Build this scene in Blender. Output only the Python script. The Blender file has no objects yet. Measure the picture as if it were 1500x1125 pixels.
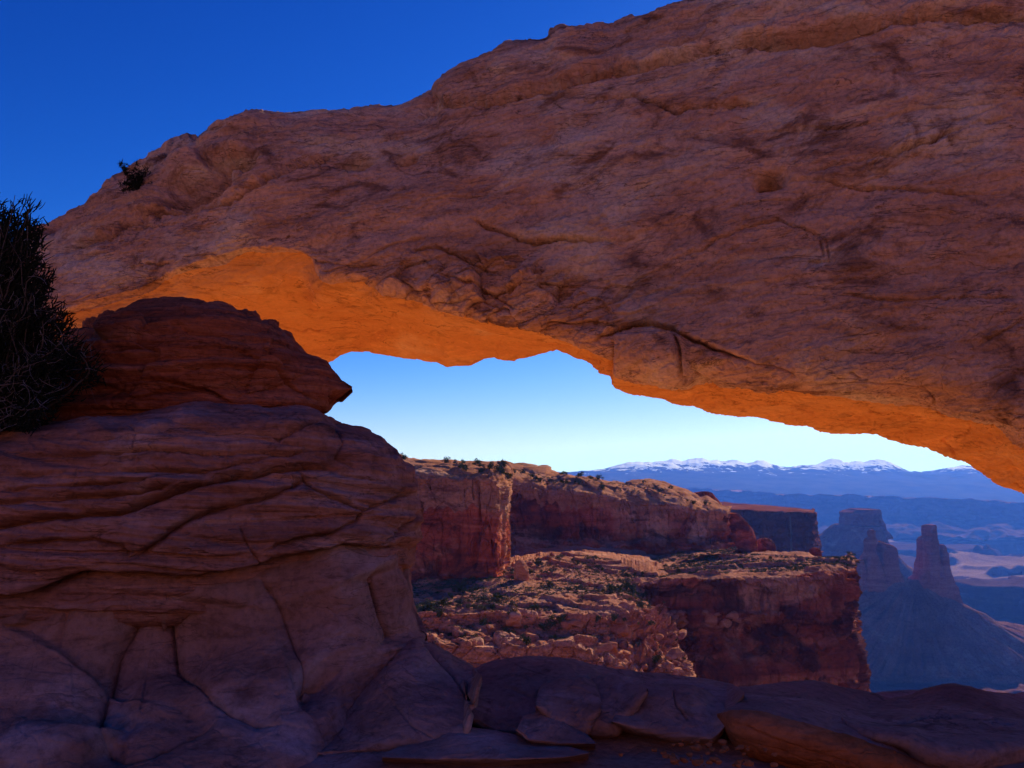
import bpy, bmesh, math, random
import numpy as np
from mathutils import Vector, Matrix, Euler

# ------------------------------------------------------------------ camera, world, sun, exposure
S = bpy.context.scene
COL = S.collection
FPX, CX, CY, HORIZON = 1200.0, 750.0, 562.5, 705.0
PITCH = math.atan((HORIZON - CY) / FPX)
cam_d = bpy.data.cameras.new('camera')
cam_d.sensor_width = 36.0
cam_d.lens = 36.0 * FPX / 1500.0
cam_d.clip_start, cam_d.clip_end = 0.05, 60000.0
cam = bpy.data.objects.new('camera', cam_d)
COL.objects.link(cam)
cam.rotation_euler = (math.radians(90) + PITCH, 0, 0)
S.camera = cam

SUN_AZ, SUN_EL = math.radians(31), math.radians(24)     # to the right of the view direction (+Y), above the horizon
SUN_DIR = Vector((math.sin(SUN_AZ) * math.cos(SUN_EL), math.cos(SUN_AZ) * math.cos(SUN_EL), math.sin(SUN_EL)))
W = bpy.data.worlds.new("World")
S.world = W
W.use_nodes = True
wn = W.node_tree.nodes; wl = W.node_tree.links
bg = wn['Background']
sky = wn.new('ShaderNodeTexSky')
sky.sky_type = 'NISHITA'
sky.sun_disc = False
sky.sun_elevation = SUN_EL
sky.sun_rotation = SUN_AZ
sky.altitude = 1900
sky.air_density = 1.0
sky.dust_density = 0.35
sky.ozone_density = 3.0
hsv = wn.new('ShaderNodeHueSaturation')
hsv.inputs['Saturation'].default_value = 1.25
wl.new(sky.outputs['Color'], hsv.inputs['Color'])
# a clear dry winter sky: deeper and bluer overhead, white at the horizon
sep = wn.new('ShaderNodeSeparateColor'); cmb = wn.new('ShaderNodeCombineColor')
wl.new(hsv.outputs['Color'], sep.inputs['Color'])
for ch, g_, k_, a_, c_ in ((0, 2.1, 3.3, 1.1, .95), (1, 1.6, 1.33, 1.05, .38), (2, 1.2, 1.36, 1.08, .12)):
    prev = sep.outputs[ch]
    for op, val in (('MULTIPLY', 0.11), ('POWER', g_), ('MULTIPLY', k_), ('MINIMUM', 2.0)):
        n_ = wn.new('ShaderNodeMath'); n_.operation = op
        wl.new(prev, n_.inputs[0]); n_.inputs[1].default_value = val
        prev = n_.outputs[0]
    num = wn.new('ShaderNodeMath'); num.operation = 'MULTIPLY'; num.inputs[1].default_value = a_ / 0.11
    den = wn.new('ShaderNodeMath'); den.operation = 'MULTIPLY_ADD'; den.inputs[1].default_value = c_; den.inputs[2].default_value = 1.0
    div = wn.new('ShaderNodeMath'); div.operation = 'DIVIDE'
    wl.new(prev, num.inputs[0]); wl.new(prev, den.inputs[0])
    wl.new(num.outputs[0], div.inputs[0]); wl.new(den.outputs[0], div.inputs[1])
    wl.new(div.outputs[0], cmb.inputs[ch])
wl.new(cmb.outputs['Color'], bg.inputs['Color'])
bg.inputs['Strength'].default_value = 0.0726

sun_d = bpy.data.lights.new('sun', 'SUN')
sun_d.energy = 5.0
sun_d.angle = math.radians(0.53)
sun_d.color = (1.0, 0.87, 0.69)
sun = bpy.data.objects.new('sun', sun_d)
COL.objects.link(sun)
sun.rotation_euler = SUN_DIR.to_track_quat('Z', 'Y').to_euler()

S.view_settings.view_transform = 'Standard'
S.view_settings.look = 'None'
S.view_settings.exposure = 0.6
S.view_settings.gamma = 1.0
S.render.engine = 'CYCLES'
S.cycles.use_denoising = True
S.cycles.max_bounces = 8
S.cycles.diffuse_bounces = 5
S.cycles.volume_bounces = 1
S.cycles.sample_clamp_indirect = 6.0

# ------------------------------------------------------------------ projection helpers
_c, _s = math.cos(PITCH), math.sin(PITCH)

def P(u, y, d):
    """point of the place seen at photo position (u, y) when it stands d metres ahead"""
    u, y, d = np.broadcast_arrays(np.asarray(u, float), np.asarray(y, float), np.asarray(d, float))
    a = (u - CX) / FPX; b = (CY - y) / FPX
    dy = _c - b * _s
    dz = _s + b * _c
    return np.stack([a / dy * d, d + 0 * a, dz / dy * d], -1)

def proj(V):
    x, y, z = V[..., 0], V[..., 1], V[..., 2]
    f = np.maximum(y * _c + z * _s, 1e-3)
    return CX + FPX * x / f, CY - FPX * (-y * _s + z * _c) / f

def pchip(x, y, xq):
    x = np.asarray(x, float); y = np.asarray(y, float)
    h = np.diff(x); dl = np.diff(y) / h
    m = np.zeros_like(y)
    m[0], m[-1] = dl[0], dl[-1]
    for i in range(1, len(x) - 1):
        if dl[i - 1] * dl[i] > 0:
            w1 = 2 * h[i] + h[i - 1]; w2 = h[i] + 2 * h[i - 1]
            m[i] = (w1 + w2) / (w1 / dl[i - 1] + w2 / dl[i])
    k = np.clip(np.searchsorted(x, xq) - 1, 0, len(x) - 2)
    t = np.clip((xq - x[k]) / h[k], 0, 1)
    return ((2 * t**3 - 3 * t**2 + 1) * y[k] + (t**3 - 2 * t**2 + t) * h[k] * m[k]
            + (-2 * t**3 + 3 * t**2) * y[k + 1] + (t**3 - t**2) * h[k] * m[k + 1])

def sstep(a, b, x):
    t = np.clip((x - a) / (b - a), 0, 1)
    return t * t * (3 - 2 * t)

# ------------------------------------------------------------------ noise
_r = np.random.RandomState(11)
_perm = np.tile(_r.permutation(256).astype(np.int32), 3)
_g = _r.normal(size=(256, 3)); _g /= np.linalg.norm(_g, axis=1)[:, None]
_g = _g.astype(np.float32)
_cell = _r.rand(256, 3).astype(np.float32)

def perlin(p, seed=0):
    p = np.asarray(p, np.float64) + seed * 17.31
    sh = p.shape[:-1]
    p = p.reshape(-1, 3)
    i = np.floor(p).astype(np.int64)
    f = (p - i).astype(np.float32)
    i = (i & 255).astype(np.int32)
    w = f * f * f * (f * (f * 6 - 15) + 10)
    out = np.zeros(len(p), np.float32)
    for dx in (0, 1):
        a = _perm[(i[:, 0] + dx) & 255]
        wx = w[:, 0] if dx else 1 - w[:, 0]
        for dy in (0, 1):
            b = _perm[(a + i[:, 1] + dy) & 255]
            wy = w[:, 1] if dy else 1 - w[:, 1]
            for dz in (0, 1):
                c = _perm[(b + i[:, 2] + dz) & 255]
                g = _g[c]
                wz = w[:, 2] if dz else 1 - w[:, 2]
                out += wx * wy * wz * (g[:, 0] * (f[:, 0] - dx) + g[:, 1] * (f[:, 1] - dy) + g[:, 2] * (f[:, 2] - dz))
    return (out * 1.6).reshape(sh)

def fbm(p, octv=4, seed=0, gain=0.5, lac=2.03):
    a, s, o = 1.0, 0.0, 0
    p = np.asarray(p, float)
    for k in range(octv):
        o = o + a * perlin(p, seed + k * 3)
        s += a; a *= gain; p = p * lac
    return o / s

def ridged(p, octv=4, seed=0):
    a, s, o = 1.0, 0.0, 0
    p = np.asarray(p, float)
    for k in range(octv):
        o = o + a * (1 - 2 * np.abs(perlin(p, seed + k * 3)))
        s += a; a *= 0.5; p = p * 2.1
    return o / s

def worley(p, seed=0):
    """F1, F2 - F1 and a random value of the nearest cell"""
    p = np.asarray(p, np.float64) + seed * 9.7
    sh = p.shape[:-1]; p = p.reshape(-1, 3)
    i = np.floor(p).astype(np.int64); f = (p - i).astype(np.float32)
    f1 = np.full(len(p), 9, np.float32); f2 = f1.copy(); idv = np.zeros(len(p), np.float32)
    for dx in (-1, 0, 1):
        for dy in (-1, 0, 1):
            for dz in (-1, 0, 1):
                h = _perm[(_perm[(_perm[(i[:, 0] + dx) & 255] + i[:, 1] + dy) & 255] + i[:, 2] + dz) & 255]
                q = _cell[h]
                d = np.sqrt((q[:, 0] + dx - f[:, 0])**2 + (q[:, 1] + dy - f[:, 1])**2 + (q[:, 2] + dz - f[:, 2])**2)
                n = d < f1
                f2 = np.where(n, f1, np.minimum(f2, d))
                idv = np.where(n, h / 255.0, idv)
                f1 = np.where(n, d, f1)
    return f1.reshape(sh), (f2 - f1).reshape(sh), idv.reshape(sh)

def facets(p, seed=0, tilt=1.0):
    """angular broken rock: every cell is a plane with its own level and tilt; also the distance to the cell's border"""
    p = np.asarray(p, np.float64) + seed * 9.7
    sh = p.shape[:-1]; p = p.reshape(-1, 3)
    i = np.floor(p).astype(np.int64); f = (p - i).astype(np.float32)
    f1 = np.full(len(p), 9, np.float32); f2 = f1.copy(); lev = np.zeros(len(p), np.float32)
    for dx in (-1, 0, 1):
        for dy in (-1, 0, 1):
            for dz in (-1, 0, 1):
                h = _perm[(_perm[(_perm[(i[:, 0] + dx) & 255] + i[:, 1] + dy) & 255] + i[:, 2] + dz) & 255]
                q = _cell[h]
                v = np.stack([f[:, 0] - q[:, 0] - dx, f[:, 1] - q[:, 1] - dy, f[:, 2] - q[:, 2] - dz], -1)
                d = np.sqrt((v * v).sum(-1))
                n = d < f1
                f2 = np.where(n, f1, np.minimum(f2, d))
                l = h / 255.0 - .5 + tilt * (v * (_cell[(h * 7 + 31) & 255] - .5)).sum(-1)
                lev = np.where(n, l, lev)
                f1 = np.where(n, d, f1)
    return lev.reshape(sh), (f2 - f1).reshape(sh)

def cracks(p, w, seed=0, mask=0.05):
    n = perlin(p, seed) + 0.35 * perlin(p * 2.7, seed + 5)
    m = sstep(mask - 0.12, mask + 0.12, perlin(p * 0.6, seed + 9))
    return np.exp(-(n / w)**2) * m

def stairs(x, sharp=0.8):
    k = np.floor(x); t = x - k
    return k + sstep(sharp * 0.5, 1 - sharp * 0.5 + 1e-3, t)

# ------------------------------------------------------------------ mesh helpers
def mesh_from(name, V, F, mat, smooth=True):
    me = bpy.data.meshes.new(name)
    V = np.ascontiguousarray(V, np.float32).reshape(-1, 3)
    F = np.ascontiguousarray(F, np.int32)
    n, k = F.shape
    me.vertices.add(len(V)); me.vertices.foreach_set('co', V.ravel())
    me.loops.add(n * k); me.loops.foreach_set('vertex_index', F.ravel())
    me.polygons.add(n)
    me.polygons.foreach_set('loop_start', np.arange(0, n * k, k, dtype=np.int32))
    me.polygons.foreach_set('loop_total', np.full(n, k, np.int32))
    me.polygons.foreach_set('use_smooth', np.full(n, smooth, bool))
    me.update(calc_edges=True); me.validate()
    if mat: me.materials.append(mat)
    return me

def put(name, V, F, mat, parent=None, smooth=True):
    """link a mesh given in world coordinates, its origin at its base"""
    V = np.asarray(V, float).reshape(-1, 3)
    lo, hi = V.min(0), V.max(0)
    base = np.array([(lo[0] + hi[0]) / 2, (lo[1] + hi[1]) / 2, lo[2]])
    o = bpy.data.objects.new(name, mesh_from(name, V - base, F, mat, smooth))
    COL.objects.link(o)
    if parent:
        o.parent = parent
        o.location = Vector(base) - parent.location
    else:
        o.location = base
    return o

def thing(name, loc):
    e = bpy.data.objects.new(name, None)
    e.empty_display_size = 0.3
    COL.objects.link(e); e.location = Vector(loc)
    return e

def tag(o, label=None, cat=None, group=None, kind=None):
    if label: o['label'] = label
    if cat: o['category'] = cat
    if group: o['group'] = group
    if kind: o['kind'] = kind
    return o

def grid_faces(ns, nt, close_t=False, flip=False):
    i = np.arange(ns - 1)[:, None]
    j = np.arange(nt if close_t else nt - 1)[None, :]
    j2 = (j + 1) % nt
    F = np.stack([i * nt + j, i * nt + j2, (i + 1) * nt + j2, (i + 1) * nt + j], -1).reshape(-1, 4)
    return F[:, ::-1] if flip else F

def normals(G, close_t=False):
    ds = np.gradient(G, axis=0)
    if close_t:
        dt = np.roll(G, -1, 1) - np.roll(G, 1, 1)
    else:
        dt = np.gradient(G, axis=1)
    n = np.cross(ds, dt)
    return n / np.maximum(np.linalg.norm(n, axis=-1, keepdims=True), 1e-9)

def catmull_rows(C, counts, closed=True, tension=1.0):
    """C: K x ns x 3 control curves -> ns x sum(counts) x 3 by Catmull-Rom through the K curves"""
    K = len(C); out = []
    segs = K if closed else K - 1
    for k in range(segs):
        if closed:
            p0, p1, p2, p3 = C[(k - 1) % K], C[k], C[(k + 1) % K], C[(k + 2) % K]
        else:
            p1, p2 = C[k], C[k + 1]
            p0 = C[k - 1] if k > 0 else 2 * p1 - p2
            p3 = C[k + 2] if k + 2 < K else 2 * p2 - p1
        # limit the tangents so that uneven spacing does not overshoot
        L = np.linalg.norm(p2 - p1, axis=-1, keepdims=True)
        m1 = (p2 - p0) * 0.5 * tension; m2 = (p3 - p1) * 0.5 * tension
        m1 = m1 * np.minimum(1, 1.3 * L / np.maximum(np.linalg.norm(m1, axis=-1, keepdims=True), 1e-6))
        m2 = m2 * np.minimum(1, 1.3 * L / np.maximum(np.linalg.norm(m2, axis=-1, keepdims=True), 1e-6))
        n = counts[k]
        t = (np.arange(n) / n)[:, None, None]
        out.append((2*t**3-3*t**2+1)*p1 + (t**3-2*t**2+t)*m1 + (-2*t**3+3*t**2)*p2 + (t**3-t**2)*m2)
    if not closed: out.append(C[-1][None])
    return np.transpose(np.concatenate(out, 0), (1, 0, 2))

def sheet(rows, ns, counts, smooth_s=False):
    """rows: matching lists of (u, y, d) knots; ns samples along the rows, counts[k] between row k and k+1"""
    R = [P(*np.array(r, float).T) for r in rows]
    q = np.mean([np.concatenate([[0], np.cumsum(np.minimum(np.hypot(np.diff([k[0] for k in r]), 0.7 * np.diff([k[1] for k in r])), 170) + 4)]) for r in rows], 0)
    x = np.linspace(0, q[-1], ns)
    C = []
    for r in R:
        if smooth_s: C.append(np.stack([pchip(q, r[:, a], x) for a in range(3)], -1))
        else: C.append(np.stack([np.interp(x, q, r[:, a]) for a in range(3)], -1))
    out = []
    for k in range(len(C) - 1):
        t = (np.arange(counts[k]) / counts[k])[:, None, None]
        out.append(C[k][None] * (1 - t) + C[k + 1][None] * t)
    out.append(C[-1][None])
    return np.transpose(np.concatenate(out, 0), (1, 0, 2))

def ang(V, w):  # helper: anisotropic scaling of coordinates
    return V * np.array(w)

def traced(V, lines, front=None, sc=1.0, soft=0.0):
    """displacement of traced cracks and ledges. lines: (points, width px, depth m, lip m)"""
    u, y = proj(V)
    out = np.zeros(u.shape)
    wob = 3.0 * perlin(V * 6.0 / sc, 41) + 1.5 * perlin(V * 17.0 / sc, 42)
    for pts, w, dep, lip in lines:
        pts = np.array(pts, float)
        L = (22 * w + 50) if not soft else 40 * w
        lo, hi = pts.min(0) - L, pts.max(0) + L
        m = (u > lo[0]) & (u < hi[0]) & (y > lo[1]) & (y < hi[1])
        if front is not None: m &= front
        if not m.any(): continue
        uu, yy = u[m] + wob[m] * 0.5, y[m] + wob[m]
        best = np.full(uu.shape, 1e9); up = np.zeros(uu.shape); tt = np.zeros(uu.shape)
        nseg = len(pts) - 1
        for k in range(nseg):
            a, b = pts[k], pts[k + 1]
            ab = b - a; t = np.clip(((uu - a[0]) * ab[0] + (yy - a[1]) * ab[1]) / (ab @ ab + 1e-9), 0, 1)
            qx, qy = a[0] + t * ab[0], a[1] + t * ab[1]
            d = np.hypot(uu - qx, yy - qy); n = d < best
            best = np.where(n, d, best); up = np.where(n, qy - yy, up); tt = np.where(n, (k + t) / nseg, tt)
        fade = (sstep(0, 0.12, tt) * sstep(1, 0.88, tt) * 0.85 + 0.15) * np.clip(.85 + .8 * perlin(V[m] * 1.7 / sc, 44), .75 if dep >= .2 else .2, 1.15)
        g = -dep * np.exp(-(best / (w * .5))**1.2)
        l = (.75 if dep >= .2 else .25) * lip * np.exp(-best / (7 * w + 14)) * sstep(-1.0, 1.0, up)
        if soft: g = g - soft * np.exp(-best / (14 * w))
        out[m] += (g + l) * fade
    return out

# ------------------------------------------------------------------ materials
def newmat(name):
    m = bpy.data.materials.new(name); m.use_nodes = True
    nt = m.node_tree
    b = nt.nodes['Principled BSDF']
    b.inputs['Roughness'].default_value = 0.92
    b.inputs['Specular IOR Level'].default_value = 0.0
    return m, nt, b

def nd(nt, t, **kw):
    n = nt.nodes.new(t)
    for k, v in kw.items():
        if k in ('operation', 'blend_type', 'data_type', 'noise_dimensions', 'feature', 'distance', 'interpolation'): setattr(n, k, v)
        else: n.inputs[k].default_value = v
    return n

def noise_node(nt, vec, scale, detail=6, rough=0.6, mapscale=None, rot=None, distort=0.0):
    if mapscale is not None or rot is not None:
        mp = nt.nodes.new('ShaderNodeMapping')
        if mapscale is not None: mp.inputs['Scale'].default_value = mapscale
        if rot is not None: mp.inputs['Rotation'].default_value = rot
        nt.links.new(vec, mp.inputs['Vector']); vec = mp.outputs['Vector']
    n = nd(nt, 'ShaderNodeTexNoise', Scale=scale, Detail=detail, Roughness=rough, Distortion=distort)
    nt.links.new(vec, n.inputs['Vector'])
    return n.outputs['Fac']

def ramp(nt, fac, stops):
    r = nt.nodes.new('ShaderNodeValToRGB')
    el = r.color_ramp.elements
    while len(el) < len(stops): el.new(0.5)
    for e, (p, c) in zip(el, stops):
        e.position = p; e.color = (*c, 1) if len(c) == 3 else c
    nt.links.new(fac, r.inputs['Fac'])
    return r.outputs['Color']

def mix(nt, fac, a, b, blend='MIX'):
    n = nt.nodes.new('ShaderNodeMix'); n.data_type = 'RGBA'; n.blend_type = blend
    for s, v in ((n.inputs[0], fac), (n.inputs[6], a), (n.inputs[7], b)):
        if isinstance(v, (int, float)): s.default_value = v
        elif isinstance(v, tuple): s.default_value = (*v, 1)
        else: nt.links.new(v, s)
    return n.outputs[2]

def math_node(nt, op, a, b=0.0):
    n = nt.nodes.new('ShaderNodeMath'); n.operation = op
    for s, v in ((n.inputs[0], a), (n.inputs[1], b)):
        if isinstance(v, (int, float)): s.default_value = v
        else: nt.links.new(v, s)
    return n.outputs[0]

def rock_mat(name, cols, pale, stain, scale=1.0, tilt=0.15, strata=(0.5, 0.5, 5.0), bump=0.02, streaks=0.0, speck=1.0,
             stain_pos=(0.58, 0.72), pale_pos=(0.58, 0.75), fine=1.0, dark=0.0, blotch=1.0):
    """sandstone: bedding bands, pale patches, dark desert varnish, specks and a layered bump; scale = features per metre"""
    m, nt, b = newmat(name)
    g = nt.nodes.new('ShaderNodeNewGeometry').outputs['Position']
    rot = (0, -tilt, 0)
    bands = noise_node(nt, g, scale, 7, 0.62, strata, rot, 0.6)
    base = ramp(nt, bands, [(0.30, cols[0]), (0.50, cols[1]), (0.68, cols[2])])
    n1 = noise_node(nt, g, 0.55 * scale, 5, 0.6, (1, 1, 1.6), rot, 0.5)
    base = mix(nt, ramp(nt, n1, [(pale_pos[0], (0, 0, 0)), (pale_pos[1], (1, 1, 1))]), base, pale)
    n2 = noise_node(nt, g, 0.8 * scale, 7, 0.68, (1, 1, 1.8), rot, 1.0)
    base = mix(nt, ramp(nt, n2, [(stain_pos[0], (0, 0, 0)), (stain_pos[1], (0.85, 0.85, 0.85))]), base, stain)
    if streaks > 0:
        n3 = noise_node(nt, g, 1.6 * scale, 6, 0.6, (1, 1, 0.09))
        n4 = noise_node(nt, g, 0.35 * scale, 3, 0.5)
        k = math_node(nt, 'MULTIPLY', ramp(nt, n3, [(0.50, (0, 0, 0)), (0.66, (1, 1, 1))]), ramp(nt, n4, [(0.42, (0, 0, 0)), (0.6, (1, 1, 1))]))
        base = mix(nt, math_node(nt, 'MULTIPLY', k, streaks), base, stain)
        n5 = noise_node(nt, g, 2.3 * scale, 5, 0.55, (1, 1, 0.06))
        base = mix(nt, math_node(nt, 'MULTIPLY', ramp(nt, n5, [(0.63, (0, 0, 0)), (0.74, (1, 1, 1))]), 0.5 * streaks), base, pale)
    # mid-sized blotches with crisp edges, then thin dark crack lines along the bedding
    n8 = noise_node(nt, g, 2.4 * scale, 9, 0.72, (.55, .55, 2.2), rot, 0.7)
    base = mix(nt, 1.0, base, ramp(nt, n8, [(0.36, (1 - .28 * blotch, 1 - .30 * blotch, 1 - .30 * blotch)), (0.45, (.98, .98, .98)), (0.57, (1.02, 1.02, 1.02)), (0.66, (1 + .2 * blotch, 1 + .22 * blotch, 1 + .24 * blotch))]), 'MULTIPLY')
    if dark > 0:
        n9 = noise_node(nt, g, 1.5 * scale, 8, 0.6, (.4, .4, 2.6), rot, 0.9)
        line = ramp(nt, math_node(nt, 'ABSOLUTE', math_node(nt, 'SUBTRACT', n9, .5)), [(0.0, (1, 1, 1)), (0.012, (0, 0, 0))])
        msk = ramp(nt, noise_node(nt, g, 1.1 * scale, 4, 0.6), [(.43, (0, 0, 0)), (.54, (1, 1, 1))])
        base = mix(nt, math_node(nt, 'MULTIPLY', math_node(nt, 'MULTIPLY', line, msk), dark), base, tuple(c * .35 for c in stain))
        n10 = noise_node(nt, g, 11 * scale, 4, 0.6, (1, 1, 1.8), rot, 0.3)
        pits = math_node(nt, 'MULTIPLY', ramp(nt, n10, [(.66, (0, 0, 0)), (.72, (1, 1, 1))]), ramp(nt, noise_node(nt, g, .9 * scale, 3, .6), [(.5, (0, 0, 0)), (.62, (1, 1, 1))]))
        base = mix(nt, math_node(nt, 'MULTIPLY', pits, dark), base, tuple(c * .5 for c in stain))
    n6 = noise_node(nt, g, 14 * scale, 5, 0.7)
    base = mix(nt, 1.0, base, ramp(nt, n6, [(0.25, (1 - .42 * speck,) * 3), (0.5, (1, 1, 1)), (0.8, (1 + .25 * speck,) * 3)]), 'MULTIPLY')
    nt.links.new(base, b.inputs['Base Color'])
    # relief
    f1 = noise_node(nt, g, 9 * scale * fine, 9, 0.68)
    f2 = noise_node(nt, g, 2.2 * scale, 8, 0.62, (strata[0], strata[1], strata[2] * 0.8), rot, 0.8)
    v = nt.nodes.new('ShaderNodeTexVoronoi'); v.feature = 'DISTANCE_TO_EDGE'
    v.inputs['Scale'].default_value = 1.3 * scale
    mp = nt.nodes.new('ShaderNodeMapping'); mp.inputs['Scale'].default_value = (1, 1, 2.2); mp.inputs['Rotation'].default_value = rot
    wn_ = nt.nodes.new('ShaderNodeTexNoise'); wn_.inputs['Scale'].default_value = 2.5 * scale; wn_.inputs['Detail'].default_value = 4
    nt.links.new(g, wn_.inputs['Vector'])
    va = nt.nodes.new('ShaderNodeVectorMath'); va.operation = 'MULTIPLY_ADD'
    nt.links.new(wn_.outputs['Color'], va.inputs[0]); va.inputs[1].default_value = (0.6 / scale,) * 3
    nt.links.new(g, va.inputs[2])
    nt.links.new(va.outputs[0], mp.inputs['Vector']); nt.links.new(mp.outputs[0], v.inputs['Vector'])
    crk = ramp(nt, v.outputs['Distance'], [(0.0, (0, 0, 0)), (0.035, (1, 1, 1))])
    h = math_node(nt, 'ADD', math_node(nt, 'MULTIPLY', f1, 0.8), math_node(nt, 'MULTIPLY', f2, 1.1))
    h = math_node(nt, 'ADD', h, math_node(nt, 'MULTIPLY', crk, 0.18))
    bp = nt.nodes.new('ShaderNodeBump')
    bp.inputs['Strength'].default_value = 1.0
    bp.inputs['Distance'].default_value = bump
    nt.links.new(h, bp.inputs['Height']); nt.links.new(bp.outputs['Normal'], b.inputs['Normal'])
    return m

M = {}
M['arch'] = rock_mat('arch_sandstone', [(.40, .195, .11), (.57, .305, .185), (.63, .365, .235)], (.66, .45, .30), (.20, .09, .055),
                     scale=1.0, tilt=0.22, strata=(.6, .6, 3.0), bump=0.06, dark=.8, stain_pos=(.53, .64), pale_pos=(.50, .64), blotch=.55)
M['arch_fresh_glow'] = rock_mat('fresh_glow_sandstone', [(.60, .235, .065), (.70, .305, .085), (.74, .36, .12)], (.78, .43, .18), (.48, .165, .05),
                     scale=1.0, tilt=0.05, strata=(.4, .4, 3.0), bump=0.014, dark=.7, speck=.35)  # fresher rock, with the glow of bounced sun mixed into its colours
M['mound'] = rock_mat('layered_sandstone', [(.25, .10, .065), (.42, .185, .12), (.52, .275, .195)], (.58, .37, .29), (.17, .07, .05),
                      scale=1.2, tilt=0.1, strata=(.45, .45, 7.0), bump=0.04, dark=.6)
M['caprock'] = rock_mat('red_sandstone', [(.24, .065, .032), (.37, .105, .048), (.45, .16, .085)], (.46, .22, .14), (.15, .05, .03),
                        scale=1.3, tilt=0.05, strata=(.4, .4, 8.0), bump=0.04, dark=.6)
M['slab'] = rock_mat('slab_sandstone', [(.26, .125, .088), (.36, .185, .13), (.44, .25, .185)], (.54, .39, .33), (.18, .09, .07),
                     scale=1.2, tilt=0.05, strata=(.7, .7, 2.0), bump=0.025, dark=.5)
M['orange_slab'] = rock_mat('orange_sandstone', [(.36, .10, .03), (.44, .125, .04), (.48, .165, .07)], (.42, .22, .15), (.25, .085, .04),
                     scale=1.2, tilt=-0.3, strata=(.6, .6, 4.0), bump=0.025)
M['soil'] = rock_mat('red_sand', [(.42, .19, .11), (.52, .25, .15), (.58, .31, .20)], (.62, .42, .33), (.32, .15, .10),
                     scale=1.5, tilt=0, strata=(1, 1, 1), bump=0.03)
M['terrace'] = rock_mat('orange_terrace', [(.52, .23, .10), (.62, .30, .14), (.68, .36, .19)], (.66, .38, .22), (.42, .18, .09),
                     scale=.8, tilt=0, strata=(.6, .6, 2.0), bump=0.04)
M['cliff'] = rock_mat('red_cliff', [(.17, .034, .018), (.37, .078, .034), (.52, .165, .08)], (.58, .28, .17), (.075, .022, .018),
                      scale=.055, tilt=0.02, strata=(.5, .5, 4.0), bump=0.8, streaks=0.95, stain_pos=(.50, .60), pale_pos=(.52, .64), fine=1.6)
M['bleached'] = rock_mat('bleached_cliff', [(.30, .11, .06), (.44, .19, .105), (.52, .26, .15)], (.58, .33, .22), (.12, .04, .03),
                      scale=.06, tilt=0.02, strata=(.5, .5, 4.0), bump=0.8, streaks=0.6, stain_pos=(.56, .66), fine=1.6, dark=.6)
def bleach(o, G, j0, j1, limit, amp, seed):
    """the pale unstained upper part of a wall, its lower edge ragged and running down in drips"""
    o.data.materials.append(M['bleached'])
    Gs = G[:, j0:j1]; u, y = proj(Gs)
    lim = np.interp(u, *zip(*limit)) + amp * fbm(ang(Gs, (.05, .05, .02)), 4, seed) * 2 + amp * .8 * perlin(ang(Gs, (.35, .35, .01)), seed + 2)
    m = (y < lim)[:-1, :-1].reshape(-1)
    o.data.polygons.foreach_set('material_index', m.astype(np.int32))
M['dome'] = rock_mat('slickrock', [(.34, .125, .055), (.46, .19, .095), (.54, .26, .15)], (.60, .37, .25), (.2, .075, .045),
                     scale=.09, tilt=0.05, strata=(.6, .6, 5.0), bump=0.6, fine=1.6, dark=.5)
M['bench'] = rock_mat('bench_soil', [(.32, .11, .06), (.47, .195, .11), (.56, .265, .165)], (.60, .33, .22), (.17, .068, .042),
                      scale=.12, tilt=0, strata=(1, 1, 4), bump=0.5, fine=2.0, speck=1.6)
M['boulder'] = rock_mat('boulder_sandstone', [(.33, .11, .058), (.46, .175, .09), (.54, .25, .14)], (.6, .33, .22), (.19, .07, .04),
                        scale=.4, tilt=0.1, strata=(.6, .6, 3), bump=0.15, fine=1.3)
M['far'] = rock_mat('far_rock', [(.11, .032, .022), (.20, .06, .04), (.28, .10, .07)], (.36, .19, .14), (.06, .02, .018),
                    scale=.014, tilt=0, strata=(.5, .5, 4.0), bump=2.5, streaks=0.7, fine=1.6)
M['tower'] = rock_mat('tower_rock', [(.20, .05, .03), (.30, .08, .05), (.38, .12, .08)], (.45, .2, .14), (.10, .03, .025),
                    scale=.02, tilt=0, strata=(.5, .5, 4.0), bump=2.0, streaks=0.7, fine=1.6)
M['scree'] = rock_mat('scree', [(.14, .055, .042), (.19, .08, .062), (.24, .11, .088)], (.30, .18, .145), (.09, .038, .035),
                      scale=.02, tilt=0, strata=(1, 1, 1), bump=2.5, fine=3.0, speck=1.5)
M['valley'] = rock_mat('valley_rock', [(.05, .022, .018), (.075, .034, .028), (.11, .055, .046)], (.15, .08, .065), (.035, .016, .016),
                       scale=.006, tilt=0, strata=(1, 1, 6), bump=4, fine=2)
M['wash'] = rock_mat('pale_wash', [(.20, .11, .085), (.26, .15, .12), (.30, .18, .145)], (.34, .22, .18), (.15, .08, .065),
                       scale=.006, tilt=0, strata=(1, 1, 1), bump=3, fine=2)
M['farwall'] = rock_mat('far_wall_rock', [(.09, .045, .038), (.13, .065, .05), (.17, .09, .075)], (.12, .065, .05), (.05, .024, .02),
                        scale=.0025, tilt=0, strata=(.5, .5, 6), bump=12, fine=2)

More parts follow.
